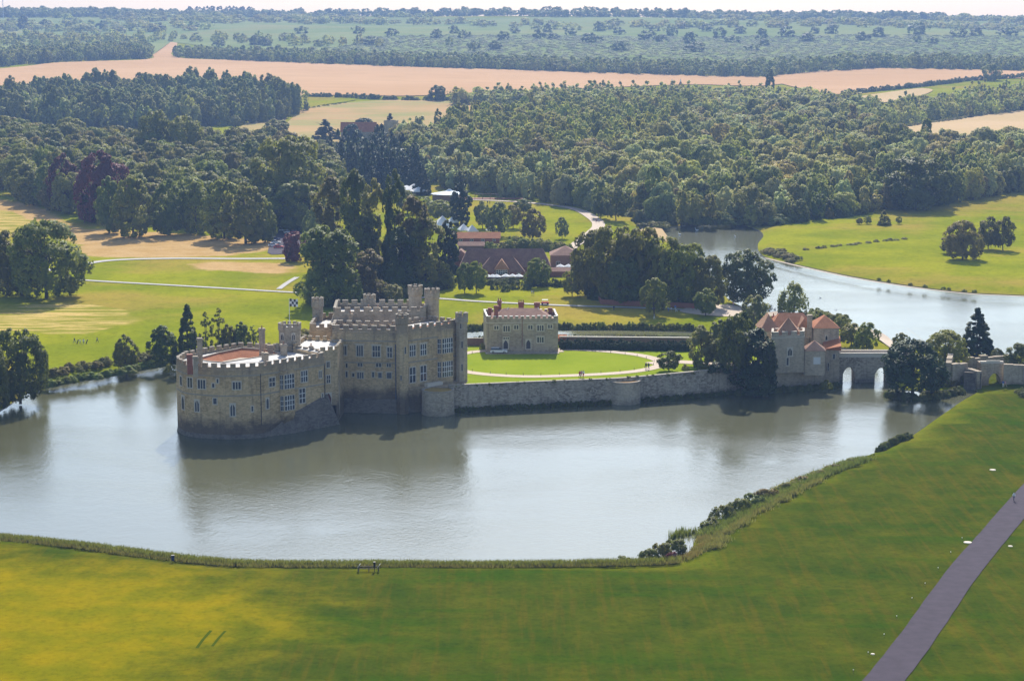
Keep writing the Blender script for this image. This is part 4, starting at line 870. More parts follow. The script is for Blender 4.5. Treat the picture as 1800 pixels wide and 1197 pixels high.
#@@TREES
# ------------------------------------------------------------------ tree prototypes
def crown_mesh(name,seed,H,W,prof,tb,ncl,nl,ls,cr=.17,lop=.22,upb=.25,elong=1.0,droop=0,inner=.15):
    r=np.random.default_rng(seed); ph=r.uniform(0,6.28,4)
    n=ncl; u=r.random(n); t=tb+(1-tb)*u; a=r.uniform(0,2*np.pi,n)
    ww=np.array([prof((q-tb)/(1-tb)) for q in t])
    # more clumps where the profile is wide
    keep=r.random(n)<(.25+.75*ww/ww.max()); t,a,ww=t[keep],a[keep],ww[keep]; n=len(t)
    rad=W/2*ww*(1+lop*np.sin(2*a+ph[0])*np.sin(3*t+ph[1])+lop*.6*np.sin(3*a+ph[2]+4*t))
    k=np.where(r.random(n)<inner,r.uniform(.1,.6,n),r.uniform(.7,.98,n))
    C=np.stack([np.cos(a)*rad*k,np.sin(a)*rad*k,t*H],1)
    rc=W*cr*r.uniform(.6,1.35,n)*(.55+.45*ww)
    ax=np.stack([np.zeros(n),np.zeros(n),C[:,2]*.6+H*.15],1); O=C-ax; O/=np.linalg.norm(O,axis=1)[:,None]+1e-6
    d=r.normal(size=(n,nl,3)); d/=np.linalg.norm(d,axis=2)[...,None]; d=d+O[:,None,:]*.7; d[...,2]+=upb; d/=np.linalg.norm(d,axis=2)[...,None]
    rr=rc[:,None,None]*r.uniform(.62,1.05,(n,nl,1)); off=d*rr; off[...,2]*=elong; Pp=C[:,None,:]+off
    if droop: Pp[...,2]-=droop*H*(np.hypot(off[...,0],off[...,1])/W)
    Pp=Pp.reshape(-1,3); nrm=(d*.8+r.normal(size=d.shape)*.38).reshape(-1,3); nrm/=np.linalg.norm(nrm,axis=1)[:,None]
    cn=(d*.7+O[:,None,:]*.5).reshape(-1,3)+nrm*.35; cn[:,2]+=.5; cn/=np.linalg.norm(cn,axis=1)[:,None]
    Nn=len(Pp); h=r.normal(size=(Nn,3)); U=np.cross(nrm,h); U/=np.linalg.norm(U,axis=1)[:,None]+1e-6; V=np.cross(nrm,U)
    s=ls*r.uniform(.6,1.4,Nn)[:,None]; 
    q=np.stack([Pp-U*s-V*s*.55,Pp+U*s*.9-V*s*.65+nrm*s*.2,Pp+U*s+V*s*.6,Pp-U*s*.8+V*s*.7+nrm*s*.15],1)
    v=q.reshape(-1,3); v[:,:2]*=(W/2)/np.percentile(np.abs(v[:,:2]),99.0); v[:,2]*=H/np.percentile(v[:,2],99.7); v[:,2]=np.maximum(v[:,2],.02*H)
    me=bpy.data.meshes.new(name); me.vertices.add(len(v)); me.vertices.foreach_set('co',v.ravel().astype(np.float32))
    me.loops.add(len(v)); me.loops.foreach_set('vertex_index',np.arange(len(v),dtype=np.int32))
    me.polygons.add(Nn); me.polygons.foreach_set('loop_start',np.arange(0,4*Nn,4,dtype=np.int32)); me.polygons.foreach_set('use_smooth',[True]*Nn)
    me.update(calc_edges=True); me.normals_split_custom_set(np.repeat(cn,4,0).tolist())
    return me,C
def trunk_mesh(name,seed,H,W,tb,C,r0,limbs=9):
    r=random.Random(seed); b=MB(); z=0; p=Vector((0,0,-.03*H)); pts=[p]
    for i in range(5): p=p+Vector((r.uniform(-.02,.02)*W,r.uniform(-.02,.02)*W,H*.16)); pts.append(p)
    for i in range(5): b.tube(pts[i],pts[i+1],r0*(1-.17*i),r0*(1-.17*(i+1)),8)
    idx=list(range(len(C))); r.shuffle(idx)
    for i in idx[:limbs]:
        c=Vector(C[i]); z0=min(max(c.z*.45,tb*H*.8),H*.7); s=Vector((0,0,z0)); m=s.lerp(c,.5)+Vector((0,0,.03*H)); b.tube(s,m,r0*.4,r0*.24,5); b.tube(m,c,r0*.24,r0*.08,5)
    me=bpy.data.meshes.new(name); me.from_pydata(b.v,[],b.f); me.polygons.foreach_set('use_smooth',[True]*len(b.f)); me.materials.append(M['bark']); me.update(); return me
pb_=lambda t:(max(0,1-abs(2*(t*.93+.02)-.86)**2.4))**.5
pell=lambda t:max(.12,math.sin(math.pi*min(1,(t*.9+.09)))**.55)
pcol=lambda t:(.75+.25*math.sin(9*t))*(1 if t<.75 else max(.15,1-(t-.75)*3.4))
ppop=lambda t:(math.sin(math.pi*min(1,t*.86+.12)))**.6
pcon=lambda t:max(.05,1-t)**.8
pdome=lambda t:max(.1,1-t**2.2)**.5
PR={}
def proto(key,name,seed,H,W,prof,tb,ncl,nl,ls,r0,**kw):
    me,C=crown_mesh(name+'_crown',seed,H,W,prof,tb,ncl,nl,ls,**kw); PR.setdefault(key,[]).append((me,trunk_mesh(name+'_trunk',seed,H,W,tb,C,r0),H,W))
for i in range(4): proto('oak','broadleaf',10+i,20,17,pb_,.08,170,70,.36,.5,cr=.13)
for i in range(3): proto('round','round',20+i,18,12,pell,.03,130,70,.34,.4,cr=.14)
for i in range(3): proto('tall','tall',30+i,26,11,pcol,.02,170,70,.36,.45,cr=.17,elong=1.5,lop=.3)
for i in range(2): proto('poplar','poplar',40+i,20,7,ppop,.05,60,60,.42,.3,cr=.2,elong=1.6)
for i in range(2): proto('cone','conifer',50+i,18,9,pcon,.02,230,50,.30,.35,cr=.09,upb=-.1,droop=.25,lop=.12)
for i in range(2): proto('cypress','cypress',55+i,16,6,ppop,.0,180,45,.26,.3,cr=.11,elong=1.4,lop=.1)
for i in range(3): proto('bush','bush',60+i,4,5.4,pdome,.0,34,60,.2,.1,cr=.2)
for i in range(2): proto('small','small',70+i,8,6,pb_,.2,80,60,.2,.16,cr=.15)
for i in range(2): proto('thin','thin',80+i,14,5,ppop,.10,85,34,.2,.2,cr=.12,lop=.35)
for i in range(2): proto('willow','willow',85+i,9,9,pdome,.05,70,70,.26,.3,cr=.17,elong=1.7,droop=.5)
for i in range(3): proto('far','far',90+i,14,13,pb_,.08,30,26,.75,.4,cr=.22)
for i in range(2): proto('farpop','farpop',95+i,18,8,ppop,.03,26,28,.75,.3,cr=.24,elong=1.5)
for i in range(2): proto('farcone','farcone',98+i,17,7,pcon,.03,30,28,.65,.3,cr=.18,elong=1.3)
NAMES={'oak':'broadleaf_tree','round':'rounded_tree','tall':'tall_tree','poplar':'poplar_tree','cone':'conifer_tree','cypress':'cypress_tree','bush':'shrub','small':'young_tree','thin':'slender_tree','willow':'willow_tree','far':'hedgerow_tree','farpop':'poplar_tree','farcone':'conifer_tree'}
def put(kind,X,Y,z,h,w,matk,label,group=None,parts=True,name=None):
    me,tr,H,W=rng.choice(PR[kind]); nm=name or NAMES[kind]; catg='shrub' if nm=='shrub' else 'tree'
    sx=w/W; 
    if parts:
        k=empty(nm,(X,Y,z-.05),label,catg,group,rng.uniform(0,6.28)); k.scale=(sx*rng.uniform(.93,1.07),sx*rng.uniform(.93,1.07),h/H)
        o=bpy.data.objects.new('crown',me); col.objects.link(o); o.parent=k
        t=bpy.data.objects.new('trunk',tr); col.objects.link(t); t.parent=k
    else:
        o=k=bpy.data.objects.new(nm,me); col.objects.link(o); o.location=(X,Y,z-.05); o.rotation_euler.z=rng.uniform(0,6.28); o.scale=(sx,sx,h/H); tag(o,label,catg,group)
    if not me.materials: me.materials.append(M[matk])
    o.material_slots[0].link='OBJECT'; o.material_slots[0].material=M[matk]
    return k
def tree(kind,x,yb,yt,wpx,matk,label,group=None,parts=True,z=None,name=None):
    if z is None: X,Y,z=gp(x,yb)
    else: X,Y=pt(x,yb,z)
    h=max(1,zat(Y,yt)-z); w=wpx/ppm(Y)
    return put(kind,X,Y,z,h*1.0,w,matk,label,group,parts,name)
# ------------------------------------------------------------------ stuff scatter (instances only inside one object)
def scatter(name,P,S,keys,matk,label,Rz=None):
    me=bpy.data.meshes.new(name); me.from_pydata([tuple(p) for p in P],[],[]); n=len(P)
    a=me.attributes.new('sc','FLOAT_VECTOR','POINT'); a.data.foreach_set('vector',np.array(S,np.float32).ravel())
    a=me.attributes.new('rz','FLOAT_VECTOR','POINT'); rz=np.zeros((n,3),np.float32); rz[:,2]=NR.uniform(0,6.28,n); a.data.foreach_set('vector',rz.ravel())
    protos=[q for k in keys for q in PR[k]]
    a=me.attributes.new('pick','INT','POINT'); a.data.foreach_set('value',NR.integers(0,len(protos),n).astype(np.int32))
    o=bpy.data.objects.new(name,me); col.objects.link(o); me.materials.append(M[matk]); tag(o,label,kind='stuff')
    ng=bpy.data.node_groups.new(name,'GeometryNodeTree'); ng.interface.new_socket('Geometry',in_out='INPUT',socket_type='NodeSocketGeometry'); ng.interface.new_socket('Geometry',in_out='OUTPUT',socket_type='NodeSocketGeometry')
    N=ng.nodes; L=ng.links; gi=N.new('NodeGroupInput'); go=N.new('NodeGroupOutput'); g2=N.new('GeometryNodeGeometryToInstance')
    for me_,tr,H,W in protos[::-1]:
        src=SRC[me_.name]; oi=N.new('GeometryNodeObjectInfo'); oi.inputs[0].default_value=src; oi.transform_space='ORIGINAL'
        L.new(oi.outputs['Geometry'],g2.inputs[0])
    ip=N.new('GeometryNodeInstanceOnPoints'); ip.inputs['Pick Instance'].default_value=True
    def attr(nm,t):
        q=N.new('GeometryNodeInputNamedAttribute'); q.data_type=t; q.inputs[0].default_value=nm; return q.outputs[0]
    m2p=N.new('GeometryNodeMeshToPoints')
    L.new(gi.outputs[0],m2p.inputs[0]); L.new(m2p.outputs[0],ip.inputs['Points']); L.new(g2.outputs[0],ip.inputs['Instance']); L.new(attr('pick','INT'),ip.inputs['Instance Index']); L.new(attr('rz','FLOAT_VECTOR'),ip.inputs['Rotation']); L.new(attr('sc','FLOAT_VECTOR'),ip.inputs['Scale'])
    sm=N.new('GeometryNodeSetMaterial'); sm.inputs['Material'].default_value=M[matk]; L.new(ip.outputs[0],sm.inputs[0]); L.new(sm.outputs[0],go.inputs[0])
    md=o.modifiers.new('scatter','NODES'); md.node_group=ng; return o
SRC={}
def fillpx(px,spacing,jit=.35,world=False):
    P=gpoly(px) if not world else px; A=np.array(P); x0,y0=A.min(0); x1,y1=A.max(0); o=[]; row=0
    y=y0
    while y<y1:
        x=x0+(row%2)*spacing/2
        while x<x1: o.append((x+rng.uniform(-jit,jit)*spacing,y+rng.uniform(-jit,jit)*spacing)); x+=spacing
        y+=spacing*.87; row+=1
    o=np.array(o); o=o[inpoly(o[:,0],o[:,1],P)]; return o
def linepx(px,step,jit=1,world=False):
    P=np.array([gp(*p)[:2] for p in px] if not world else px); o=[]
    for a,c in zip(P[:-1],P[1:]):
        L=np.hypot(*(c-a)); n=max(1,int(L/step))
        for i in range(n): q=a+(c-a)*(i+rng.random())/n; o.append((q[0]+rng.uniform(-jit,jit),q[1]+rng.uniform(-jit,jit)))
    return np.array(o)
#@@PLANT
# ---- listed trees (x, y base, y top, width in photo pixels)
g='trees in the dense grove behind the mansion'
L_=[
('oak',82,524,388,140,'leaf','huge dark spreading tree on the grass, right of its pair at the left edge',None),
('oak',14,519,408,110,'leaf','huge dark tree at the left edge of the park beside its larger pair',None),
('oak',36,706,580,92,'leafdark','dark round tree overhanging the water at the lower left edge',None),
('oak',-12,722,612,80,'leafdark','dark tree cut by the left edge, nearest the camera on the left bank',None),
('round',76,668,612,22,'leaf','narrow dark bush just right of the lower left waterside tree',None),
('round',222,652,588,44,'leaf','rounded dark bush alone on the far moat bank',None),
('round',287,642,572,52,'leafdark','low dark round tree left of the tallest waterside tree behind the keep',None),
('cone',331,640,536,58,'leafdark','tallest dark tree on the moat bank behind the keep roof',None),
('thin',362,634,548,26,'leaf','thin airy tree right of the tallest dark waterside tree',None),
('thin',386,632,542,32,'leaf','wispy pointed tree between thin tree and dark round ones behind the keep',None),
('round',402,632,570,40,'leaf','mid green tree below the wispy pointed one behind the keep',None),
('round',424,631,566,42,'leafdark','dark blue green tree behind the keep chimney',None),
('thin',446,630,572,26,'leaf','small narrow tree between dark tree and keep chimney',None),
('round',192,410,311,56,'leaf','domed tree leftmost in the row at the meadow edge',None),
('round',235,417,311,72,'leaf','pointed dome tree second in the row at the meadow edge',None),
('round',297,413,315,64,'leaf','domed tree third in the row at the meadow edge',None),
('round',345,411,318,60,'leaf','shaded tree between the third dome and the broad cluster',None),
('round',395,420,317,74,'leaf','tall lobed tree at the left of the broad cluster by the car park',None),
('round',432,429,321,82,'leaf','widest front tree of the broad cluster by the car park',None),
('round',466,426,350,48,'leaf','shorter tree at the right of the broad cluster by the car park',None),
('oak',180,392,268,92,'leafcopper','large dark purple copper beech in the left wood',None),
('round',112,372,270,50,'leafcopper','smaller reddish beech left of the large copper beech',None),
('oak',276,300,196,70,'leaf','tall crown rising above the left wood, left of its neighbours',None),
('oak',326,300,205,80,'leaf','broad crown just right of the tall one above the left wood',None),
('oak',412,300,226,62,'leaf','smaller round crown standing above the left wood near the meadow',None),
('oak',510,395,240,140,'leaf','massive rounded tree at the right end of the left wood',None),
('small',552,432,366,40,'leafpale','pale pointed tree beside the purple tree by the car park',None),
('small',534,398,345,32,'leafpale','small pale round tree above the car park',None),
('round',517,460,408,44,'leafcopper','small purple beech in front of the car park',None),
('cypress',810,398,322,38,'leafcon','tall dark cypress cone right of the octagonal marquee',None),
('tall',566,536,398,92,'leaf','broad tree at the lower left of the grove behind the mansion',g),
('tall',600,540,404,80,'leaf','middle front tree of the grove with ivy clad stems',g),
('tall',650,532,438,64,'leafolive','shorter olive tree at front of the grove behind the small turret',g),
('small',690,536,500,42,'leafolive','low olive bush tree right behind the mansion battlements',g),
('tall',584,480,312,84,'leafolive','airy olive tree at upper left of the grove',g),
('tall',624,496,300,58,'leafdark','tallest dark ivy column left of centre in the grove',g),
('tall',657,498,316,54,'leafolive','olive column between the two dark ivy columns of the grove',g),
('tall',694,500,300,46,'leafdark','dark slender ivy column right of centre in the grove',g),
('tall',727,506,346,70,'leafolive','broad olive tree right of the dark slender column',g),
('tall',750,508,384,74,'leaf','mid green tree at the right shoulder of the grove',g),
('cypress',787,498,388,40,'leafcon','dark narrow evergreen at the right end of the grove',g),
('tall',640,505,380,70,'leafdark','shaded dark tree low in the middle of the grove',g),
('tall',705,512,400,80,'leafdark','dark tree low behind the two round mansion towers',g),
('small',786,508,481,30,'leafbright','small light green tree below the dark narrow evergreen',None),
('small',817,516,462,34,'leaf','left tree of the pair on the lawn left of the restaurant',None),
('small',837,516,460,36,'leaf','right tree of the pair on the lawn left of the restaurant',None),
('small',945,504,454,42,'leaf','round tree before the restaurant at its right corner',None),
('small',1006,521,470,36,'leafbright','slim young tree on the lawn right of the restaurant',None),
('small',1073,532,491,40,'leafbright','low bright tree against the red wall, leftmost of three',None),
('small',1150,556,489,48,'leafbright','bright pointed tree before the red wall, middle of three',None),
('small',1240,556,507,42,'leafbright','bright tree by the forecourt, rightmost of three',None),
('oak',1040,522,406,76,'leafolive','leftmost tall tree of the lakeside clump beyond the red wall',None),
('oak',1086,528,399,96,'leaf','broad tree second from left in the lakeside clump',None),
('oak',1122,532,402,90,'leafolive','tree with olive top in the middle of the lakeside clump',None),
('oak',1160,534,418,90,'leaf','dark middle right tree of the lakeside clump',None),
('oak',1204,538,430,86,'leaf','reddish green tree near the right end of the lakeside clump',None),
('oak',1246,541,450,60,'leafolive','lowest tree at the right end of the lakeside clump',None),
('oak',1100,534,450,90,'leafdark','dark understorey tree behind the bright middle young tree',None),
('oak',1312,534,441,90,'leafdark','large round dark tree standing alone on the lake shore',None),
('willow',1395,549,497,52,'leafbright','light green willow at the water beyond the gatehouse',None),
('small',1326,585,519,52,'leafpale','grey green airy tree left of the gatehouse roofs',None),
('small',1478,590,555,28,'leaf','small dark tree right behind the orange gatehouse roof',None),
('small',1496,608,568,38,'leaf','round tree on the bank just above the bridge',None),
('small',1523,622,567,42,'leafbright','spreading light tree on the bank above the first arch',None),
('small',1583,618,585,28,'leaf','small dark tree on the bank above the big yew',None),
('oak',1604,690,597,104,'leafcon','broad dark yew leaning over the water right of the bridge',None),
('oak',1660,648,582,78,'leafbright','light green spreading tree between yew and dark conifer',None),
('cone',1716,628,542,66,'leafcon','dark pointed conifer before the lake above the ruined barbican',None),
('oak',1793,652,604,52,'leafdark','dark tree at the right edge behind the ruined barbican',None),
('oak',1752,640,612,26,'leafdark','small dark tree left of the one at the right edge behind the ruin',None),
('oak',1692,456,388,66,'leafolive','biggest tree of the meadow group beyond the lake',None),
('small',1672,446,414,42,'leafolive','low tree at the left of the meadow group beyond the lake',None),
('small',1737,438,381,40,'leafolive','tree behind the biggest one in the meadow group',None),
('small',1763,440,381,42,'leafolive','rightmost tree of the meadow group beyond the lake',None),
('cone',1554,396,370,26,'leaf','spreading pine in the meadow beyond the lake',None),
('small',1580,394,380,12,'leaf','tiny round tree right of the meadow pine',None),
('small',1525,394,380,14,'leaf','small tree left of the meadow pine',None),
('small',1511,395,383,12,'leafolive','smallest tree of the four by the meadow pine',None),
('oak',1608,368,276,112,'leafdark','huge rounded dark tree at the edge of the right wood',None),
('oak',1650,362,292,50,'leafdark','tree pressed against the right side of the huge rounded one',None),
('small',988,420,382,24,'leafpale','small upright tree alone on the green inside the curving path',None),
('small',936,424,368,48,'leafolive','broad tree on the green left of the lone upright one',None),
('small',876,416,356,42,'leafpale','round blue green tree on the green below the playground',None),
('small',848,402,354,30,'leafpale','slim tree right of the dark cypress on the green',None),
('small',902,402,360,34,'leafolive','tree between the round and broad ones on the green',None),
('small',920,376,350,36,'leaf','small tree at the back of the green near the path',None),
('small',1056,384,338,34,'leafdark','dark round tree at the wood edge left of its twin',None),
('small',1083,388,328,42,'leafdark','dark round tree at the wood edge above the curving path',None),
('small',716,376,336,42,'leaf','tree below the white marquees, left of three',None),
('small',745,384,346,50,'leaf','tree below the white marquees, middle of three',None),
('small',776,388,352,46,'leafolive','tree below the white marquees, right of three',None),
('cone',572,246,210,46,'leafcon','dark wide yew left of the church',None),
('round',488,248,210,46,'leaf','round tree in the pasture left of the church yews',None),
('round',414,224,203,22,'leafpale','small grey green tree at the foot of the far dark wood',None),
('oak',640,242,208,40,'leafcon','dark yew behind the church roof',None),
('cone',686,240,200,32,'leafcon','dark yew behind the church tower',None),
('oak',620,250,218,30,'leafcon','dark yew at the left end of the church',None),
('oak',666,262,230,40,'leafcon','dark yew in front of the church tower',None),
('round',732,242,214,24,'leafcon','dark bush tree right of the church tower',None),
('cypress',1353,172,122,17,'leafdark','tall dark lombardy poplar pair above the far farmhouses',None),
('oak',1742,142,113,34,'leaf','lone wide tree on the pink stubble field at the right',None),
('round',770,178,150,28,'leaf','round tree at the left tip of the hedge under the pink field',None),
]
for kd,x,yb,yt,w,mk,lb,gr in L_: tree(kd,x,yb,yt,w,mk,lb,gr)
# hidden-material sources for scattering: the first placed tree of each prototype is used, others are placed once
for ob in list(col.objects):
    if ob.type=='MESH' and ob.data.name not in SRC: SRC[ob.data.name]=ob
def ensure(key):
    for me,tr,H,W in PR[key]:
        if me.name not in SRC:
            yield me
spots={'far':[(830,92),(870,88),(790,80)],'farpop':[(770,232),(740,252)],'farcone':[(600,300),(640,306)],'bush':[(1452,684),(1230,600),(300,655)],'poplar':[(1240,330),(1305,372)],'cone':[(1180,340)],'round':[(30,345)],'oak':[(60,350),(420,340),(480,380)],'small':[(960,470)],'thin':[(1500,600)],'willow':[(1440,600)],'tall':[(745,470)],'cypress':[(800,470)]}
for key,sp in spots.items():
    for me,(x,y) in zip(list(ensure(key)),sp):
        X,Y,z=gp(x,y); q=[p for p in PR[key] if p[0] is me][0]; o=bpy.data.objects.new(NAMES[key],me); col.objects.link(o); o.location=(X,Y,z); 
        if key=='bush': o.scale=(.6,.6,.6)
        mk={'farpop':'leafgreen','farcone':'leafcon','poplar':'leafpale','bush':'leaf'}.get(key,'leaf'); me.materials.append(M[mk]); o.material_slots[0].link='OBJECT'; o.material_slots[0].material=M[mk]
        tag(o,{'far':'round tree on the far hillside','farpop':'pale poplar at the left edge of the poplar wood','farcone':'dark conifer in the stand left of the pale poplars','bush':'small shrub on the waterside bank','poplar':'pale poplar at the front of the right wood'}.get(key,'green tree in the wood'),'shrub' if key=='bush' else 'tree',{'far':'trees on the far hillside','farpop':'poplars left of the poplar wood','farcone':'conifers left of the pale poplars','bush':'small waterside shrubs','poplar':'pale poplars of the right wood'}.get(key,'wood trees')); SRC[me.name]=o
# ---- the left wood: individual trees
LW=[(-260,330),(-60,335),(0,340),(60,362),(130,388),(200,398),(320,402),(400,402),(500,412),(560,412),(590,380),(585,330),(560,300),(480,285),(400,282),(330,275),(260,278),(180,272),(100,262),(0,252),(-260,252)]
pts=fillpx(LW,19); pts=pts[np.argsort(pts[:,1])]
zz=ht(pts[:,0],pts[:,1])
lw_n=0
for (X,Y),z in zip(pts,zz):
    if abs(X)>Y*.27+10: continue
    mk=rng.choices(['leaf','leafolive','leafdark','leafbright'],[7,5,1.2,.8])[0]; w=rng.uniform(15,24); put(rng.choice(['oak','oak','round']),X,Y,float(z),rng.uniform(17,24),w,mk,{'leaf':'mid green rounded tree massed in the left wood','leafolive':'olive toned tree massed in the left wood','leafdark':'dark tree massed in the left wood','leafbright':'light green tree in the left wood'}[mk],{'leaf':'mid green','leafolive':'olive','leafdark':'dark','leafbright':'light'}[mk]+' trees of the left wood',True); lw_n+=1
print('left wood',lw_n)
# ---- front belt of the right and middle woods: individual trees
belt=[(1140,392),(1240,396),(1340,396),(1420,388),(1500,378),(1570,368),(1700,354),(1800,334),(1900,318)]
belt2=[(1060,376),(980,358),(930,350),(880,345),(830,338),(770,334)]
bp=[]
for line,nrow in((belt,4),(belt2,3)):
    for r_ in range(nrow):
        q=linepx(line,9.5,2.5); q[:,1]+=r_*13; bp+=[(a,c,r_) for a,c in q]
for X,Y,r_ in bp:
    if abs(X)>Y*.265+8: continue
    z=float(ht(X,Y)[0]); right=X>230
    mk=rng.choices(['woodgreen','woodpale','woodolive','wooddark','leafgreen'],[5,4,5,3,0] if right else [4,5,2,2,2])[0]
    kd=rng.choice(['round','poplar','poplar','oak'])
    put(kd,X,Y,z,rng.uniform(10,17)+(r_*1.5)+(4 if right else 0),{'round':9,'poplar':6.5,'oak':12}[kd]*rng.uniform(.85,1.25),mk,
     {'woodgreen':'mid green','woodpale':'pale grey green','woodolive':'olive brown','wooddark':'dark','leafgreen':'fresh green'}[mk]+{'round':' round tree',"poplar":' upright tree','oak':' broad tree'}[kd]+' along the front edge of the middle wood',
     mk[4:]+' '+kd+' trees along the front edge of the middle wood',parts=r_<2)
# shrubs at the foot of the wood and round the lake head
for i in range(70):
    x=rng.uniform(1120,1560); yb=float(np.interp(x,[1120,1180,1290,1340,1420,1560],[389,394,394,396,388,370]))
    X,Y,z=gp(x,yb+rng.uniform(-1,1.5)); put('bush',X,Y,z,rng.uniform(3,6),rng.uniform(5,9),rng.choice(['leaf','leafpale','leafolive','leafdark']),'waterside shrub at the foot of the middle wood','shrubs at the foot of the middle wood',False)
# ---- massed woods
def wood(name,px,sp,h,w,keys,mk,label,frac=1):
    p=fillpx(px,sp); p=p[np.abs(p[:,0])<p[:,1]*.30+20]
    if name=='hill_wood' and frac<1: p=p[(np.sin(p[:,0]/210+p[:,1]/330)*np.sin(p[:,1]/150+p[:,0]/900)+NR.uniform(-.5,.5,len(p)))>.22]
    elif frac<1: p=p[NR.random(len(p))<frac]
    z=ht(p[:,0],p[:,1]); n=len(p); H0=np.mean([q[2] for k in keys for q in PR[k]]); W0=np.mean([q[3] for k in keys for q in PR[k]])
    vr=NR.uniform(.72,1.35,n); hh=vr*NR.uniform(h*.85,h*1.15,n)/H0; ww=vr**.7*NR.uniform(w*.8,w*1.2,n)/W0
    scatter(name,np.column_stack([p,z-.1]),np.stack([ww,ww*NR.uniform(.9,1.1,n),hh],1),keys,mk,label); return n
MW=[(1135,384),(1340,384),(1500,368),(1700,345),(1900,312),(1900,270),(1800,272),(1640,276),(1570,266),(1530,238),(1440,216),(1300,214),(1200,216),(1180,240),(1150,300),(1000,305),(860,300),(760,262),(700,262),(690,290),(760,322),(900,335),(1000,352),(1070,368)]
nn=0
for mk,fr,lb in(('woodolive',.40,'olive brown mixed woodland filling the middle distance'),('woodgreen',.32,'green mixed woodland filling the middle distance'),('wooddark',.16,'dark woodland crowns through the middle distance'),('woodpale',.24,'pale crowns through the woodland of the middle distance')):
    nn+=wood('woodland',MW,12.5,16,13,['round','poplar','far','oak'],mk,lb,fr)
nn+=wood('poplar_plantation',[(785,292),(850,300),(1000,308),(1140,300),(1180,245),(1235,226),(1235,208),(1120,206),(960,220),(860,233),(800,248),(775,268)],8.6,19,9.5,['farpop','round'],'woodgreen','close green poplar plantation right of the church')
nn+=wood('poplar_plantation',[(700,262),(790,256),(800,300),(900,330),(860,340),(760,326),(700,300)],11,15,8,['farpop','poplar'],'woodpale','pale silvery poplars between church and marquee')
nn+=wood('conifer_stand',[(575,290),(680,282),(740,300),(750,326),(640,330),(585,320)],10,17,8,['farcone'],'leafcon','dark conifer stand behind the grove')
for i in range(26):
    x=rng.uniform(575,750); y=rng.uniform(322,345); tree('cone',x,y,y-rng.uniform(45,62),rng.uniform(20,30),'leafcon','dark conifer behind the tall grove','dark conifers behind the grove',False)
nn+=wood('far_wood',[(-400,222),(0,222),(250,228),(400,222),(500,213),(530,200),(520,188),(440,176),(250,172),(60,180),(-60,188),(-400,192)],13,20,14,['far','round'],'wooddark','long dark wood below the pink stubble field at the left')
nn+=wood('far_wood',[(800,186),(900,190),(1020,198),(1180,204),(1320,210),(1480,208),(1550,196),(1440,184),(1340,176),(1300,175),(1100,175),(980,175),(860,178),(805,180)],12,13,13,['far','farpop'],'woodgreen','belt of wood below the far pink field in the middle')
nn+=wood('far_wood',[(1545,224),(1640,213),(1800,196),(1950,184),(1950,172),(1800,174),(1700,182),(1600,200),(1530,210)],11,14,11,['far','farpop'],'woodgreen','young green wood between two stubble fields at the right')
nn+=wood('far_wood',[(-300,132),(0,118),(130,109),(262,104),(266,92),(200,92),(120,96),(0,100),(-300,106)],14,14,13,['far'],'wooddark','dark wood above the pink field at the far left')
nn+=wood('far_wood',[(-300,100),(-300,84),(0,84),(250,80),(290,74),(520,84),(690,88),(690,78),(420,70),(200,66),(-300,70)],30,13,15,['far'],'woodgreen','belts of trees climbing the far left hillside',.6)
nn+=wood('hedgerow_wood',[(308,102),(420,108),(700,118),(900,124),(1100,131),(1340,137),(1420,129),(1560,121),(1750,125),(2000,128),(2000,118),(1700,114),(1540,110),(1300,124),(1050,118),(800,110),(500,100),(312,96)],14,12,12,['far'],'wooddark','dark tree belt along the top of the pink field')
nn+=wood('orchard',[(330,98),(560,98),(900,112),(1300,122),(1560,108),(1900,112),(2000,70),(1500,62),(1000,64),(640,66),(600,84),(420,90)],19,2.2,12,['bush'],'orchard','pale orchard rows covering the far hillside')
nn+=wood('hill_wood',[(-300,62),(300,56),(900,54),(1200,52),(2100,62),(2100,44),(1500,38),(900,33.5),(300,30),(-300,30)],48,12,26,['far'],'woodgreen','thick woods along the crest of the far hills',.38)
nn+=wood('hill_wood',[(-100,34),(200,31),(600,30),(1000,32),(1500,36),(2000,40),(2000,37.5),(1500,33.5),(1000,29.5),(600,28.4),(200,28),(-100,28)],30,16,24,['far'],'wooddark','ragged line of trees on the skyline')
print('stuff trees',nn)
# individual trees of the far hillside
fh=[]
for x,y,w,h in((505,70,26,12),(765,68,24,17),(530*1.0,60,24,14),(798,48+12,22,15),(815,68,24,15),(833,86,26,14),(870,88,28,14),(885,72,22,17),(905,60,20,12),(948,70,24,18),(965,58,20,16),(972,70,28,12),(1003,64,22,14),(1040,76,40,18),(1055,56,24,18),(1088,90,36,18),(1088,62,24,14),(1138,72,34,18),(1165,75,30,14),(1180,64,26,18),(1213,78,30,22),(1222,92,40,18),(1265,68,26,20),(1288,76,28,14),(1322,90,28,12),(1338,72,26,22),(1340,82,24,14),(1382,66,30,20),(1415,74,30,16),(1460,60,26,16),(1518,72,28,16),(1548,66,28,18),(1613,62,38,22),(1612,76,16,14),(1640,78,24,12),(1685,66,34,16),(1720,64,30,16),(1770,64,40,16),(630,60,22,14),(690,64,26,14),(655,80,34,16),(45,52,26,24),(80,50,22,16),(125,52,22,14),(180,52,24,16),(280,56,24,16),(450,80,28,18),(468,82,24,16),(385,84,24,14),(560,82,22,12),(1430,60,22,12),(1300,60,24,14),(1150,56,22,12),(1240,56,24,14)):
    tree('far',x,y,y-h,w,'leafdark','round dark tree dotted on the pale far hillside','trees on the far hillside',False)
for i in range(9): tree('far',336+i*13,31,11+abs(i-4)*.2,18,'leafdark','tree of the isolated clump on the skyline','trees of the skyline clump',False)
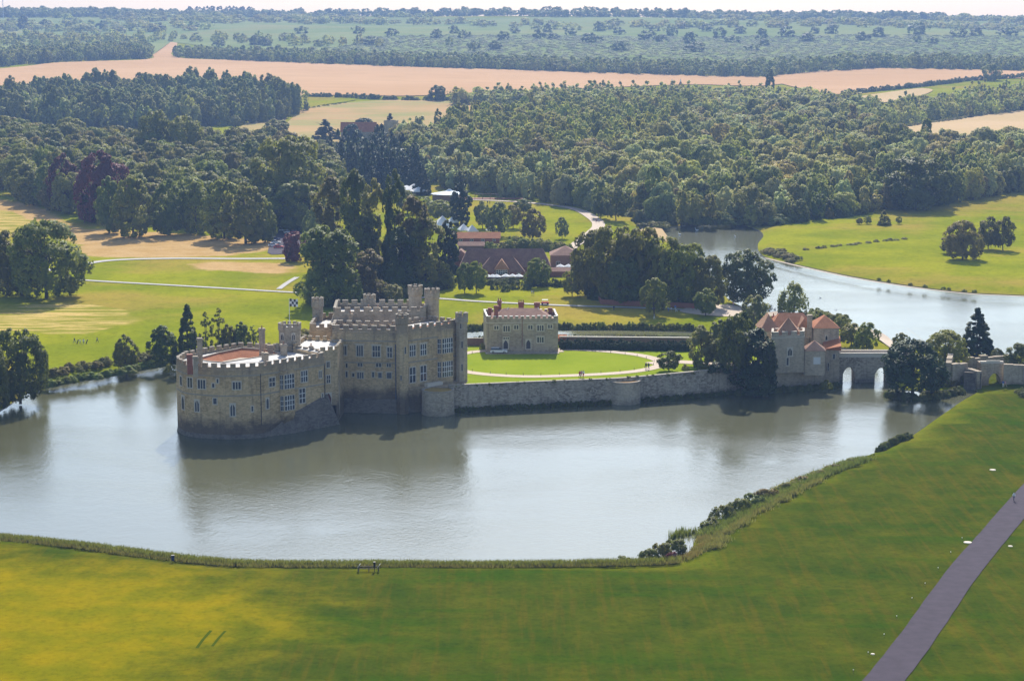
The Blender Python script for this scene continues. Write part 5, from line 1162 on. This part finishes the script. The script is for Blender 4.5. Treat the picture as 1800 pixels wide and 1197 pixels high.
X,Y,z=gp(6,34); k=empty('radio_mast',(X,Y,z),'thin mast on the skyline at the far left','mast'); b=MB(); b.tube((X,Y,z),(X,Y,z+62),1.1,.5,4); [b.box((X,Y,z+j*10),(3,.5,.5)) for j in range(1,6)]; b.build('lattice',M['steel'],k)
# hedges as continuous low growth
def hedge(name,px,step,h,w,mk,label,jit=1,key='bush',world=False,zf=None):
    p=linepx(px,step,jit,world); z=ht(p[:,0],p[:,1]) if zf is None else np.full(len(p),zf); n=len(p); q=PR[key][0]
    hh=NR.uniform(h*.75,h*1.25,n)/q[2]; ww=NR.uniform(w*.8,w*1.2,n)/q[3]; return scatter(name,np.column_stack([p,z-.05]),np.stack([ww,ww,hh],1),[key],mk,label)
hedge('hedge',[(534,171),(620,173),(700,177),(760,178),(800,178)],5,4.5,8,'leafdark','dark hedge along the bottom of the pink stubble field')
hedge('hedge',[(1480,167),(1540,161),(1620,153),(1700,143),(1800,137)],6,5,8,'leafdark','hedge between the two pink fields at the right')
hedge('hedge',[(1560,229),(1640,217),(1760,199),(1800,194)],7,2.5,6,'leafolive','scrubby edge of the pale field at the right')
hedge('hedge',[(528,194),(610,182)],8,2,4,'leaf','thin hedge between pasture and dry meadow')
hedge('scrub',[(500,262),(560,264),(620,262),(560,256),(700,262)],5,4,8,'leaf','scrub along the stream below the church',6)
hedge('scrub',[(1345,440),(1380,454),(1400,460),(1372,448)],2.2,1.6,4,'leafolive','scrub on the lake margin at the meadow corner',3)
hedge('scrub',[(1130,397),(1165,401),(1150,393),(1180,396)],2.2,1.6,4,'leafolive','marshy scrub at the head of the lake',4)
hedge('scrub',[(1412,440),(1480,432),(1560,424),(1600,421)],4,1.0,3,'leafolive','line of rushes along the ditch in the meadow',1)
for x in(1545,1562,1626,1658,1668,1695,1713,1600): tree('bush',x,float(np.interp(x,[1500,1600,1700,1800],[487,502,514,519])),float(np.interp(x,[1500,1600,1700,1800],[481,497,509,512])),rng.uniform(6,11),'leafdark','small dark shrub on the sandy shore of the lake','shrubs on the sandy lake shore',False)
# moat bank scrub
hedge('bank_scrub',[(60,686),(110,675),(200,659),(290,642),(305,638)],.7,1.7,3.4,'reedbright','green reeds and scrub on the far moat bank',1.2)
hedge('bank_scrub',[(90,660),(160,645),(240,632),(310,628)],1.3,1.9,3.5,'leafolive','rough olive scrub above the far moat bank',2)
hedge('bank_scrub',[(440,622),(520,612),(560,606),(540,600),(530,590)],1.3,2.2,4,'leafolive','scrub between keep turret and mansion',2)
hedge('moat_hedge',[(815,584),(850,582),(983,580),(1100,580),(1225,582)],.9,2.2,2.8,'leaf','green hedge along the far side of the moat',.7)
hedge('moat_hedge',[(820,592),(850,591),(1030,589),(1070,589),(1160,589),(1170,589)],2.6,1.5,2.5,'leafbright','yellow green shrubs on the moat bank',.6,zf=.1)
hedge('clipped_hedge',[pt(985,610,IZ),pt(1215,614,IZ)],.5,2.2,1.9,'leafcon','dark clipped hedge along the garden wall',.35,world=True,zf=IZ)
hedge('clipped_hedge',[pt(985,613,IZ),pt(1215,617,IZ)],.5,2.0,1.9,'leafcon','dark clipped hedge along the garden wall',.35,world=True,zf=IZ)
# weeds at the foot of the curtain wall
WF=[(p[0],p[1]-.5) for p in Wp]
hedge('weeds',WF[0:4]+WF[3:],.6,1.2,1.5,'leafdark','dark weeds at the foot of the curtain wall',.4,world=True,zf=0)
hedge('weeds',[pt(1300,694),pt(1360,690),pt(1420,686),pt(1476,680)],.45,1.4,1.8,'reed','reeds below the gatehouse wall',.7,world=True,zf=0)
hedge('ivy',[(p[0],p[1]+.3) for p in Wp],2.6,.7,1.2,'leaf','tufts growing along the top of the curtain wall',.2,world=True,zf=IZ+.1)
# island trees
for kd,x,yb,yt,w,mk,lb,z in(
('round',1232,645,572,48,'leafpale','grey green round tree at the left of the island clump',IZ),('round',1262,640,562,48,'leafpale','grey green tree in the middle of the island clump',IZ),('oak',1290,655,556,62,'leafdark','dark tree behind the ivy covered one on the island',IZ),
('tall',1330,694,578,72,'leafcon','tall black green tree in front of the wall left of the gatehouse',.2),('round',1302,640,548,46,'leafdark','dark tree rising left of the gatehouse',IZ),('small',1176,652,616,42,'leafdark','small dark tree on the lawn by the drive',IZ),('small',1231,652,633,24,'leafolive','tiny leaning tree near the drive',IZ),
('bush',1205,650,640,16,'leaf','low shrub beside the drive',IZ),('round',1352,660,600,34,'leafcon','dark shrub at the left foot of the gatehouse tower',IZ),('bush',1265,655,636,40,'leafcon','dark low bush under the island clump',IZ),('bush',848,614,602,10,'leafolive','small plant by the left corner of the small house',IZ)):
    tree(kd,x,yb,yt,w,mk,lb,None,z=z)
hedge('undergrowth',[(1560,688),(1600,692),(1650,690),(1690,684)],.7,1.8,2.5,'reed','undergrowth at the water line below the yew',.8,zf=0)
hedge('undergrowth',[(1625,672),(1650,664),(1690,672),(1640,680)],1,2,3,'leafolive','tangled undergrowth between yew and ruined wall',1.5)
hedge('undergrowth',[(1400,556),(1440,560),(1480,566),(1430,552)],1.2,2.2,3.5,'leafbright','shrubs below the willow behind the gatehouse roof',1.5)
hedge('undergrowth',[(1790,690),(1800,694),(1815,702)],.8,1.4,2.4,'leafdark','dark bushes right of the gate arch',1)
hedge('undergrowth',[(780,494),(840,500),(930,502),(1030,506)],1.6,2.6,4,'leafdark','shrubs along the garden before the restaurant',1.5)
hedge('undergrowth',[(860,440),(900,436),(960,440),(1000,446),(900,428)],2,3.5,5,'leafbright','bright shrubs between the hall and the green',3)
hedge('undergrowth',[(560,520),(640,530),(700,524),(780,505)],2,4,6,'leafdark','dark understorey beneath the grove',3)
hedge('undergrowth',[(1045,510),(1060,528),(1150,534),(1250,540)],2,4,6,'leafdark','dark understorey beneath the lakeside clump',2.5)
hedge('scrub',[(830,330),(900,340),(1000,352),(1060,368),(1110,380)],4,3,7,'leafpale','shrubs at the foot of the wood above the curving path',3)
for x,y in((888,512),(870,508),(905,508),(925,509)): tree('bush',x,y,y-16,20,'leafdark','clipped dark shrub on the lawn before the restaurant','clipped shrubs before the restaurant',False)
#@@REEDS
def blades(name,pts,h,label,matk,dens=26,w=.07,spread=.7,lean=.25):
    b=[];
    for X,Y in pts:
        for _ in range(dens):
            x=X+rng.gauss(0,spread);y=Y+rng.gauss(0,spread*.6);hh=h*rng.uniform(.5,1.25);a=rng.uniform(0,6.28);dx,dy=math.cos(a)*w,math.sin(a)*w;lx,ly=rng.gauss(0,lean)*hh,rng.gauss(0,lean)*hh
            b.append(((x-dx,y-dy),(x+dx,y+dy),(x+dx*.7+lx*.5,y+dy*.7+ly*.5),(x-dx*.7+lx*.5,y-dy*.7+ly*.5),(x+lx,y+ly),hh))
    A=np.array([p[0] for p in b]); z0=np.maximum(ht(A[:,0],A[:,1]),0)-.1
    d=inpoly(A[:,0],A[:,1],MOAT); z0[d]=-.1
    V=[];Fc=[]
    for (p,q,r_,s_,t_,hh),z in zip(b,z0):
        n=len(V); V+=[(*p,z),(*q,z),(*r_,z+hh*.6),(*s_,z+hh*.6),(*t_,z+hh)]; Fc+=[(n,n+1,n+2,n+3),(n+3,n+2,n+4)]
    me=bpy.data.meshes.new(name); me.from_pydata(V,[],Fc); me.materials.append(M[matk]); me.update(); o=bpy.data.objects.new(name,me); col.objects.link(o); tag(o,label,kind='stuff'); return o
def along(pxl,step,o0,o1):
    P=np.array([pt(*p) for p in pxl]); out=[]
    for a,c in zip(P[:-1],P[1:]):
        L=np.hypot(*(c-a)); d=(c-a)/L; n=np.array((d[1],-d[0]))
        for i in range(int(L/step)+1): q=a+d*L*rng.random()+n*rng.uniform(o0,o1); out.append(tuple(q))
    return out
nearL=MOAT_PX[1:12]; nearR=MOAT_PX[13:17]
blades('reeds',along(nearL,.16,-.3,3.2),1.15,'green and brown reeds fringing the near bank','reed',34)
blades('dry_reeds',along(nearL,.22,1.5,5.0),.6,'dry brown grasses at the edge of the foreground lawn','reeddry',26)
blades('reeds',along(nearR,.18,-.4,4.0),1.2,'reeds fringing the curving near bank at the right','reed',34)
blades('dry_reeds',along(MOAT_PX[11:14],.3,.6,3.2),.8,'brown reeds on the bank beside the small pocket of water','reeddry',26)
blades('dry_reeds',along(MOAT_PX[12:16],.25,3,5.6),.8,'dry brown reeds on the curving near bank','reeddry',30)
blades('reeds',[pt(x+rng.uniform(-14,14),y+rng.uniform(-2,2)) for x,y in((1195,945),(1200,940),(1207,938)) for _ in range(5)],1.35,'tall thin reeds standing in open water','reed',22,spread=.5,lean=.12)
for i,(x,y,yt,w,mk) in enumerate(((1098,989,975,30,'reed'),(1140,984,962,40,'reed'),(1162,980,952,44,'reed'),(1186,972,945,46,'reed'),(1250,934,908,46,'reed'),(1272,918,886,50,'reed'),(1298,905,874,54,'reed'),(1325,895,866,50,'reed'),(1350,880,856,50,'leafolive'),(1380,868,846,50,'leafolive'),(1410,856,836,50,'leafolive'),(1440,842,824,46,'leafolive'),(1470,830,814,44,'leafolive'),(1498,820,804,40,'leafolive'))):
    X,Y=pt(x,y,0); put('bush',X,Y,-.1,(zat(Y,yt)),w/ppm(Y),mk,'low mound of reeds growing in the shallows of the near bank','reed mounds on the near bank',False)
for x,y,yt,w,lb in((1180,990,970,26,'dark purple brown bush at the bend of the near bank'),(1534,806,797,12,'tiny round bush by the long dark hedge on the near bank')): X,Y=pt(x,y,0); put('bush',X,Y,0,zat(Y,yt),w/ppm(Y),'leafcopper' if x<1200 else 'leafdark',lb,None,False)
hedge('bank_hedge',[pt(1546,796),pt(1560,787),pt(1580,778),pt(1598,772)],.3,1.6,2.0,'leafdark','short dark hedge alone on the near bank',.4,world=True,zf=0)
#@@SMALL
# ------------------------------------------------------------------ people
def person_mesh(seed,stride=.25,arms=.1):
    r=random.Random(seed); me=bpy.data.meshes.new('body')
    v=[(0,0,.95),(0,0,1.15),(0,0,1.38),(0,0,1.5),(0,-.01,1.62),(0,0,1.72),
       (.1,0,.9),(.11,-stride,.5),(.11,-stride*1.5,.07),(.11,-stride*1.5-.14,.04),(-.1,0,.9),(-.11,stride*.8,.5),(-.11,stride*1.5,.09),(-.11,stride*1.5-.14,.04),
       (.2,0,1.38),(.25,arms,1.1),(.24,arms*.2-.1,.88),(-.2,0,1.38),(-.25,-arms,1.1),(-.24,-arms*.2-.12,.88)]
    e=[(0,1),(1,2),(2,3),(3,4),(4,5),(0,6),(6,7),(7,8),(8,9),(0,10),(10,11),(11,12),(12,13),(2,14),(14,15),(15,16),(2,17),(17,18),(18,19)]
    rad=[.15,.13,.15,.055,.10,.07,.1,.065,.045,.035,.1,.065,.045,.035,.06,.045,.035,.06,.045,.035]
    me.from_pydata(v,e,[]); o=bpy.data.objects.new('body',me); col.objects.link(o); m=o.modifiers.new('s','SKIN'); me.skin_vertices[0].data[0].use_root=True
    for i,q in enumerate(rad): me.skin_vertices[0].data[i].radius=(q,q)
    s=o.modifiers.new('u','SUBSURF'); s.levels=1; s.render_levels=1
    dg=bpy.context.evaluated_depsgraph_get(); m2=bpy.data.meshes.new_from_object(o.evaluated_get(dg)); bpy.data.objects.remove(o); m2.materials.clear(); m2.name='body_mesh'
    def cut(z0,z1,g_,arms_=True):
        bm=bmesh.new(); bm.from_mesh(m2); dl=[f for f in bm.faces if not(z0<f.calc_center_median().z<z1) or (not arms_ and abs(f.calc_center_median().x)>.21)]
        bmesh.ops.delete(bm,geom=dl,context='FACES'); 
        for q in bm.verts: q.co+=q.normal*g_
        q=bpy.data.meshes.new('cloth'); bm.to_mesh(q); bm.free(); return q
    return m2,cut(.95,1.5,.02),cut(.08,1.0,.018,False),cut(1.64,1.9,.02)
PM=[person_mesh(1,.25,.12),person_mesh(2,.12,.06),person_mesh(3,.05,.16)]
clothes={c:plain('cloth_'+c,v,.8) for c,v in dict(white=(.75,.75,.75),red=(.5,.04,.04),blue=(.08,.14,.4),black=(.02,.02,.03),pink=(.6,.3,.35),grey=(.25,.25,.27),green=(.1,.25,.1),navy=(.02,.03,.1),tan=(.4,.3,.18),hairbrown=(.06,.035,.02)).items()}
def person(X,Y,z,top,bot,label,group=None,rz=0):
    k=empty('person',(X,Y,z),label,'person',group,rz); s=rng.uniform(.95,1.05); k.scale=(s,s,s); p=rng.choice(PM)
    for nm,me,m in(('body',p[0],M['skin']),('shirt',p[1],clothes[top]),('trousers',p[2],clothes[bot]),('hair',p[3],clothes['hairbrown'])):
        o=bpy.data.objects.new(nm,me); col.objects.link(o); o.parent=k
        if not me.materials: me.materials.append(m)
        o.material_slots[0].link='OBJECT'; o.material_slots[0].material=m
    return k
def pp(x,y,top,bot,label,z=None,group=None):
    if z is None: X,Y,zz=gp(x,y); zz+=.12
    else: (X,Y),zz=pt(x,y,z),z
    person(X,Y,zz,top,bot,label,group,rng.uniform(0,6.28))
pp(1782,881,'white','navy','person in a white top walking along the grey foreground path')
pp(1019,663,'red','black','person in red, leftmost of three on the gravel drive',IZ+.03); pp(1022,663,'pink','grey','person in pink in the middle of three on the gravel drive',IZ+.03); pp(1025.5,663,'white','red','person in white with red trousers, rightmost of three on the drive',IZ+.03)
pp(1135.5,649,'black','black','person in black, left of the pair at the lawn end',IZ+.03); pp(1140,649.5,'navy','grey','person in navy, right of the pair at the lawn end',IZ+.03)
for i,(x,y,a,b_,l) in enumerate(((131,604,'black','grey','golfer in black at the left of the group on the grass'),(141,607,'white','tan','golfer in white, left of two in white'),(147,606,'white','grey','golfer in white, right of two in white'),(171,603,'grey','black','golfer in grey apart on the right of the group'))): pp(x,y,a,b_,l)
for i,(x,y,a,b_) in enumerate(((1079,547,'navy','black'),(1175,548,'white','blue'),(1180,549,'white','tan'),(1187,546,'blue','white'),(1189,549,'grey','white'),(1218,547,'red','tan'),(1271,534,'pink','tan'),(1289,540,'pink','grey'),(1150,562,'grey','white'),(1340,541,'navy','blue'),(1335,535,'white','navy'),(1355,545,'grey','navy'))):
    pp(x,y,a,b_,['visitor in navy sitting apart below the red wall','visitor in white top and blue trousers on the lawn by the red wall','visitor in white top and tan trousers on the lawn by the red wall','visitor in blue top and white trousers on the lawn by the red wall','visitor in grey and white on the lawn by the red wall','visitor in red beside the rightmost bright tree','visitor in pink and tan on the forecourt','visitor in pink and grey on the forecourt','visitor in grey under the middle bright tree','visitor in navy and blue on the lake shore','visitor in white among the geese on the shore','visitor in grey and navy right of the others on the shore'][i])
for i,(x,y,a,b_) in enumerate(((1048,392,'red','navy'),(1053,392,'white','grey'),(857,359,'navy','black'),(861,359,'black','navy'),(1571,612,'pink','blue'),(1574,612,'blue','white'),(1763,681,'blue','white'),(1767,681,'pink','tan'))):
    pp(x,y,a,b_,['walker in red on the curving park path','walker in white on the curving park path','walker in navy on the path by the playground','walker in black on the path by the playground','walker in pink at the end of the bank path','walker in blue at the end of the bank path','visitor in blue beside the ruined gate arch','visitor in pink beside the ruined gate arch'][i])
for i in range(3): x=1262+i*5; pp(x,650+i%2,['blue','navy','grey'][i],'navy',['visitor in blue under the island trees','visitor in navy under the island trees','visitor in grey under the island trees'][i],IZ)
for i in range(2): pp(933+i*3+2,519,['white','grey'][i],'tan',['picnicker in white on the lawn before the restaurant','picnicker in grey on the lawn before the restaurant'][i])
# golf trolley
for x,lb in((136,'golf trolley beside the golfer in black'),(152,'golf trolley right of the golfers in white')):
    X,Y,z=gp(x,604); k=empty('golf_trolley',(X,Y,z),lb,'golf trolley'); b=MB(); b.tube((X,Y,z+.3),(X+.35,Y,z+1.2),.14,.17,8); b.build('bag',clothes['black'],k)
    for s in(-.28,.28): b=MB(); b.tube((X-.05,Y+s,z+.15),(X-.05,Y+s+.05,z+.15),.15,.15,10); b.build('wheel',M['rubber'],k)
    b=MB(); b.tube((X-.05,Y-.28,z+.15),(X-.05,Y+.28,z+.15),.02); b.tube((X,Y,z+.2),(X-.5,Y,z+1.0),.02); b.build('frame',M['steel'],k)
# ------------------------------------------------------------------ cars
def car(X,Y,z,rz,colr,label,group=None,estate=False):
    k=empty('parked_car',(X,Y,z),label,'car',group,rz)
    paint=plain('paint_'+str(len(bpy.data.materials)),colr,.25,spec=.6,var=.02)
    L=4.7 if estate else 4.2; hw=.86
    def loft(prof,hwf,m,name,par):
        b=MB(); n=len(prof); V=[]
        for s,ins in((-1,.0),(-1,.06),(1,.06),(1,.0)): pass
        V=[(x,-hwf(zz),zz) for x,zz in prof]+[(x,hwf(zz),zz) for x,zz in prof]
        b.add(V,[(i,(i+1)%n,n+(i+1)%n,n+i) for i in range(n)]+[tuple(range(n)),tuple(range(2*n-1,n-1,-1))]); me=b.build(name,m,None); me.parent=par; return me
    body=[(-L/2,.35),(-L/2+.04,.75),(-L/2+.12,.92),(L/2-1.15,.92),(L/2-.2,.76),(L/2,.6),(L/2,.3),(L/2-.15,.24),(-L/2+.15,.24)]
    loft(body,lambda z_:hw if z_<.7 else hw-.04,paint,'body',k)
    cab=[(-L/2+.1,.921),(-L/2+.35,1.42),(L/2-2.2,1.44),(L/2-1.35,.921)] if estate else [(-L/2+.25,.921),(-L/2+.8,1.38),(L/2-2.1,1.40),(L/2-1.3,.921)]
    loft(cab,lambda z_:hw-.08 if z_<1 else hw-.22,M['glass'],'window',k)
    r0,r1=cab[1][0],cab[2][0]; b=MB(); b.box(((r0+r1)/2,0,1.41 if not estate else 1.44),(r1-r0,1.3,.05)); o=b.build('roof',paint,None); o.parent=k
    for sx_ in(-L/2+.8,L/2-.85):
        for sy in(-1,1):
            b=MB(); b.tube((sx_,sy*(hw-.18),.32),(sx_,sy*(hw+.02),.32),.32,.32,14); w=b.build('wheel',M['rubber'],None); w.parent=k
            b=MB(); b.tube((sx_,sy*(hw),.32),(sx_,sy*(hw+.03),.32),.19,.19,10); w2=b.build('rim',M['steel'],None); w2.parent=w
    for sy in(-.6,.6): b=MB(); b.box((L/2-.02,sy,.6),(.06,.3,.14)); o=b.build('headlight',M['mullion'],None); o.parent=k
    for sy in(-.7,.7): b=MB(); b.box((-L/2+.03,sy,.75),(.06,.2,.16)); o=b.build('tail_light',M['reddoor'],None); o.parent=k
    return k
car(-3.6,544.6,IZ+.14,0,(.80,.82,.86),'silver estate car parked against the small embattled house',None,True)
for x,y,c_,lb,rz in((514,397,(.75,.75,.75),'white car at the back of the car park',.2),(527,398,(.08,.14,.45),'blue car beside the white one at the back',.2),(528,403,(.35,.02,.03),'dark red car behind the pale tree',.2),(494,401,(.7,.7,.7),'pale car at the upper left of the car park',.1),(499,407,(.6,.65,.7),'silver car in the middle left of the car park',.15),(507,411,(.7,.68,.68),'pale car above the bright red one',.4),(509,416,(.55,.02,.03),'bright red car in the middle of the car park',.4),(518,411,(.5,.03,.04),'red car right of the pale one',.4),(480,434,(.75,.75,.78),'white car at the front corner of the car park',.1),(490,437,(.6,.02,.03),'red car at the front edge of the car park',0),(485,429,(.8,.8,.8),'white car behind the front red one',.1),(484,423,(.05,.06,.2),'dark blue car in the shade of the broad cluster',.6)):
    X,Y,z=gp(x,y); car(X,Y,z+.22,rz,c_,lb,'cars in the car park')
for x,y,lb in((997,512,'white car left of two on the lawn edge'),): pass
X,Y,z=gp(958,536); k=empty('utility_cart',(X,Y,z+.2),'small red and white buggy on the road behind the small house','buggy')
b=MB(); b.box((X,Y,z+.5),(2.6,1.2,.5)); b.build('body',clothes['red'],k); b=MB(); b.box((X,Y,z+1.7),(2.0,1.2,.08)); [b.cyl((X+i,Y+j),.04,z+.9,z+1.7,5) for i in(-.9,.9) for j in(-.5,.5)]; b.build('canopy',M['white'],k)
for i in(-.9,.9):
    for j in(-.55,.55): b=MB(); b.tube((X+i,Y+j-.06,z+.45),(X+i,Y+j+.06,z+.45),.28,.28,10); b.build('wheel',M['rubber'],k)
# posts with white caps along the foreground path
for i,(x,y) in enumerate(((1500,1182),(1526,1151),(1554,1119),(1576,1087),(1603,1055),(1626,1029),(1649,1002),(1671,974),(1691,949))):
    X,Y,z=gp(x,y); k=empty('marker_post',(X,Y,z),'small white capped post in the line beside the grey path','post','white capped posts along the path')
    b=MB(); b.cyl((X,Y),.035,z-.1,z+.42,6); b.build('stake',M['wood'],k); b=MB(); b.cyl((X,Y),.085,z+.42,z+.56,8,r1=.06); b.build('cap',M['white'],k)
for x,y,w,lb in((1701,953.5,1.6,'pale flat slab touching the left edge of the grey path'),(1776,960,.9,'pale flat slab right of the grey path'),(1534,1149.5,.7,'tiny pale slab low on the left of the path'),(1745,826,1.4,'pale round cover alone on the upper lawn'),(540,918.5,.1,'')):
    if not lb: continue
    X,Y,z=gp(x,y); b=MB(); b.cyl((X,Y),w/2,z-.05,z+.12,10,r1=w/2-.05); tag(b.build('stone_slab',M['trim'],loc=(X,Y,z)),lb,'slab')
# viewing rail with two lecterns and a bin on the near bank
X,Y,z=gp(647,1003.5); s=1/ppm(Y)
def fx(px): return X+(px-647)*s
k=empty('timber_rail',(X,Y,z),'low timber viewing rail among the reeds on the near bank','rail')
for px in(629.5,648.5,665): b=MB(); b.box((fx(px),Y,z-.1),(.14,.14,1.0)); b.build('post',M['wood'],k)
b=MB(); b.box(((fx(629)+fx(666))/2,Y,z+.8),(fx(666)-fx(629),.1,.1)); b.box(((fx(629)+fx(666))/2,Y,z+.4),(fx(666)-fx(629),.08,.1)); b.build('rail',M['wood'],k)
for px,lb in((631,'slanted white information board at the left of the timber rail'),(666,'slanted white information board at the right of the timber rail')):
    k=empty('information_board',(fx(px),Y-.3,z),lb,'information board'); b=MB(); b.box((fx(px),Y-.1,z-.1),(.1,.1,.95)); b.build('post',M['wood'],k)
    b=MB(); b.add([(fx(px)-.25,Y-.5,z+.75),(fx(px)-.1,Y+.4,z+.8),(fx(px)+.25,Y+.3,z+1.3),(fx(px)+.1,Y-.6,z+1.25)]+[(fx(px)-.21,Y-.5,z+.7),(fx(px)-.06,Y+.4,z+.75),(fx(px)+.29,Y+.3,z+1.25),(fx(px)+.14,Y-.6,z+1.2)],[(0,1,2,3),(7,6,5,4),(0,4,5,1),(1,5,6,2),(2,6,7,3),(3,7,4,0)]); b.build('board',M['white'],k)
k=empty('litter_bin',(fx(658.5),Y,z),'black post mounted bin standing above the timber rail','bin'); b=MB(); b.box((fx(658.5),Y-.2,z-.1),(.1,.1,.9)); b.build('post',M['black'],k); b=MB(); b.box((fx(658.5),Y-.2,z+.75),(.34,.3,.9)); b.box((fx(658.5),Y-.2,z+1.65),(.4,.36,.06)); b.build('body',M['black'],k)
X,Y,z=gp(304,985); k=empty('litter_bin',(X,Y,z),'small dark blue bin in the reeds at the left of the near bank','bin'); b=MB(); b.cyl((X,Y),.25,z,z+.9,10,r1=.3); b.build('body',clothes['navy'],k); b=MB(); b.cyl((X,Y),.33,z+.9,z+1.0,10); b.build('lid',M['black'],k)
# low rail posts round the oval lawn
gr='short posts round the oval lawn'; ovp=np.array(ovc)
acc=0
for i in range(len(ovp)):
    a=ovp[i]; c=ovp[(i+1)%len(ovp)]; acc+=np.hypot(*(c-a))
    if acc>4: acc=0; b=MB(); b.cyl(a,.07,IZ,IZ+.6,6,r1=.05); tag(b.build('lawn_post',M['wood'],loc=(a[0],a[1],IZ)),'short wooden post edging the oval lawn','post',gr)
# swans and geese
def bird(x,y,kind,label,group,z0=0,s=1):
    X,Y=pt(x,y,z0); k=empty(kind,(X,Y,z0),label,'bird',group,rng.uniform(0,6.28)); k.scale=(s,s,s)
    if 'm' not in BM:
        me=bpy.data.meshes.new('swan'); v=[(-.55,0,.22),(-.25,0,.15),(.1,0,.15),(.4,0,.22),(.5,0,.5),(.46,0,.75),(.56,0,.82),(.72,0,.76)]; me.from_pydata(v,[(i,i+1) for i in range(7)],[]); o=bpy.data.objects.new('b',me); col.objects.link(o); o.modifiers.new('s','SKIN'); me.skin_vertices[0].data[0].use_root=True
        for i,q in enumerate([.06,.2,.24,.12,.06,.05,.06,.025]): me.skin_vertices[0].data[i].radius=(q,q)
        o.modifiers.new('u','SUBSURF').render_levels=1; dg=bpy.context.evaluated_depsgraph_get(); BM['m']=bpy.data.meshes.new_from_object(o.evaluated_get(dg)); bpy.data.objects.remove(o); BM['m'].materials.clear(); BM['m'].materials.append(M['white'])
    o=bpy.data.objects.new('body',BM['m']); col.objects.link(o); o.parent=k; return k
BM={}
for x,y in((1195,413),(1225,405.5),(1234,399),(1247,397),(1292,417)): bird(x,y,'swan','white swan on the dark head of the lake','swans on the dark head of the lake',s=1.5)
for i in range(26): x=rng.uniform(1338,1385); bird(x,float(np.interp(x,[1338,1385],[541,551]))+rng.uniform(-4,2),'goose','goose gathered at the lake shore beyond the gatehouse','geese at the lake shore',0.05,.9)
for x,y in((1428,560),(1470,545),(1490,556),(1442,524),(1466,573),(1500,570)): bird(x,y,'duck','small duck swimming on the open lake','ducks on the open lake',0,.7)
# dressing of sparkling grass tufts is left to the materials
#@@LIGHT
SUN_EL=R(38); SUN_AZ=R(4)   # azimuth measured from +Y (behind the scene) towards +X
sd=bpy.data.lights.new('sun','SUN'); so=bpy.data.objects.new('sun',sd); col.objects.link(so); sd.energy=5.0; sd.angle=R(.53); sd.color=(1,.94,.84)
dirv=Vector((math.sin(SUN_AZ)*math.cos(SUN_EL),math.cos(SUN_AZ)*math.cos(SUN_EL),math.sin(SUN_EL))); so.rotation_euler=dirv.to_track_quat('Z','Y').to_euler()
w=bpy.data.worlds.new('World'); sc.world=w; w.use_nodes=True; nt=w.node_tree; nt.nodes.clear()
sky=nt.nodes.new('ShaderNodeTexSky'); sky.sky_type='NISHITA'; sky.sun_disc=False; sky.sun_elevation=SUN_EL; sky.sun_rotation=SUN_AZ; sky.air_density=1.0; sky.dust_density=1.4; sky.ozone_density=1.6
bg=nt.nodes.new('ShaderNodeBackground'); bg.inputs[1].default_value=.135; wo=nt.nodes.new('ShaderNodeOutputWorld'); nt.links.new(sky.outputs[0],bg.inputs[0]); nt.links.new(bg.outputs[0],wo.inputs[0])
HAZE=1.15e-4
if HAZE:
    me=bpy.data.meshes.new('haze'); me.from_pydata([(x,y,z) for z in(-4,190) for x,y in((-5000,-500),(5000,-500),(5000,7900),(-5000,7900))],[],[(3,2,1,0),(4,5,6,7),(0,1,5,4),(1,2,6,5),(2,3,7,6),(3,0,4,7)]); me.update(); hz_=bpy.data.objects.new('haze',me); col.objects.link(hz_)
    m=bpy.data.materials.new('air'); m.use_nodes=True; N=m.node_tree.nodes; N.clear(); pv=N.new('ShaderNodeVolumePrincipled'); pv.inputs['Density'].default_value=HAZE; pv.inputs['Color'].default_value=(.36,.56,1,1); pv.inputs['Anisotropy'].default_value=.1
    o_=N.new('ShaderNodeOutputMaterial'); m.node_tree.links.new(pv.outputs[0],o_.inputs['Volume']); hz_.data.materials.clear(); hz_.data.materials.append(m); tag(hz_,'pale summer haze over the whole valley',kind='stuff')
sc.view_settings.view_transform='Standard'; sc.view_settings.look='None'; sc.view_settings.gamma=1; sc.view_settings.exposure=.42
sc.render.engine='CYCLES'; cy=sc.cycles; cy.max_bounces=5; cy.diffuse_bounces=2; cy.glossy_bounces=2; cy.transmission_bounces=2; cy.volume_bounces=0; cy.transparent_max_bounces=4; cy.use_denoising=True; cy.caustics_reflective=False; cy.caustics_refractive=False
try: cy.sample_clamp_indirect=6
except Exception: pass
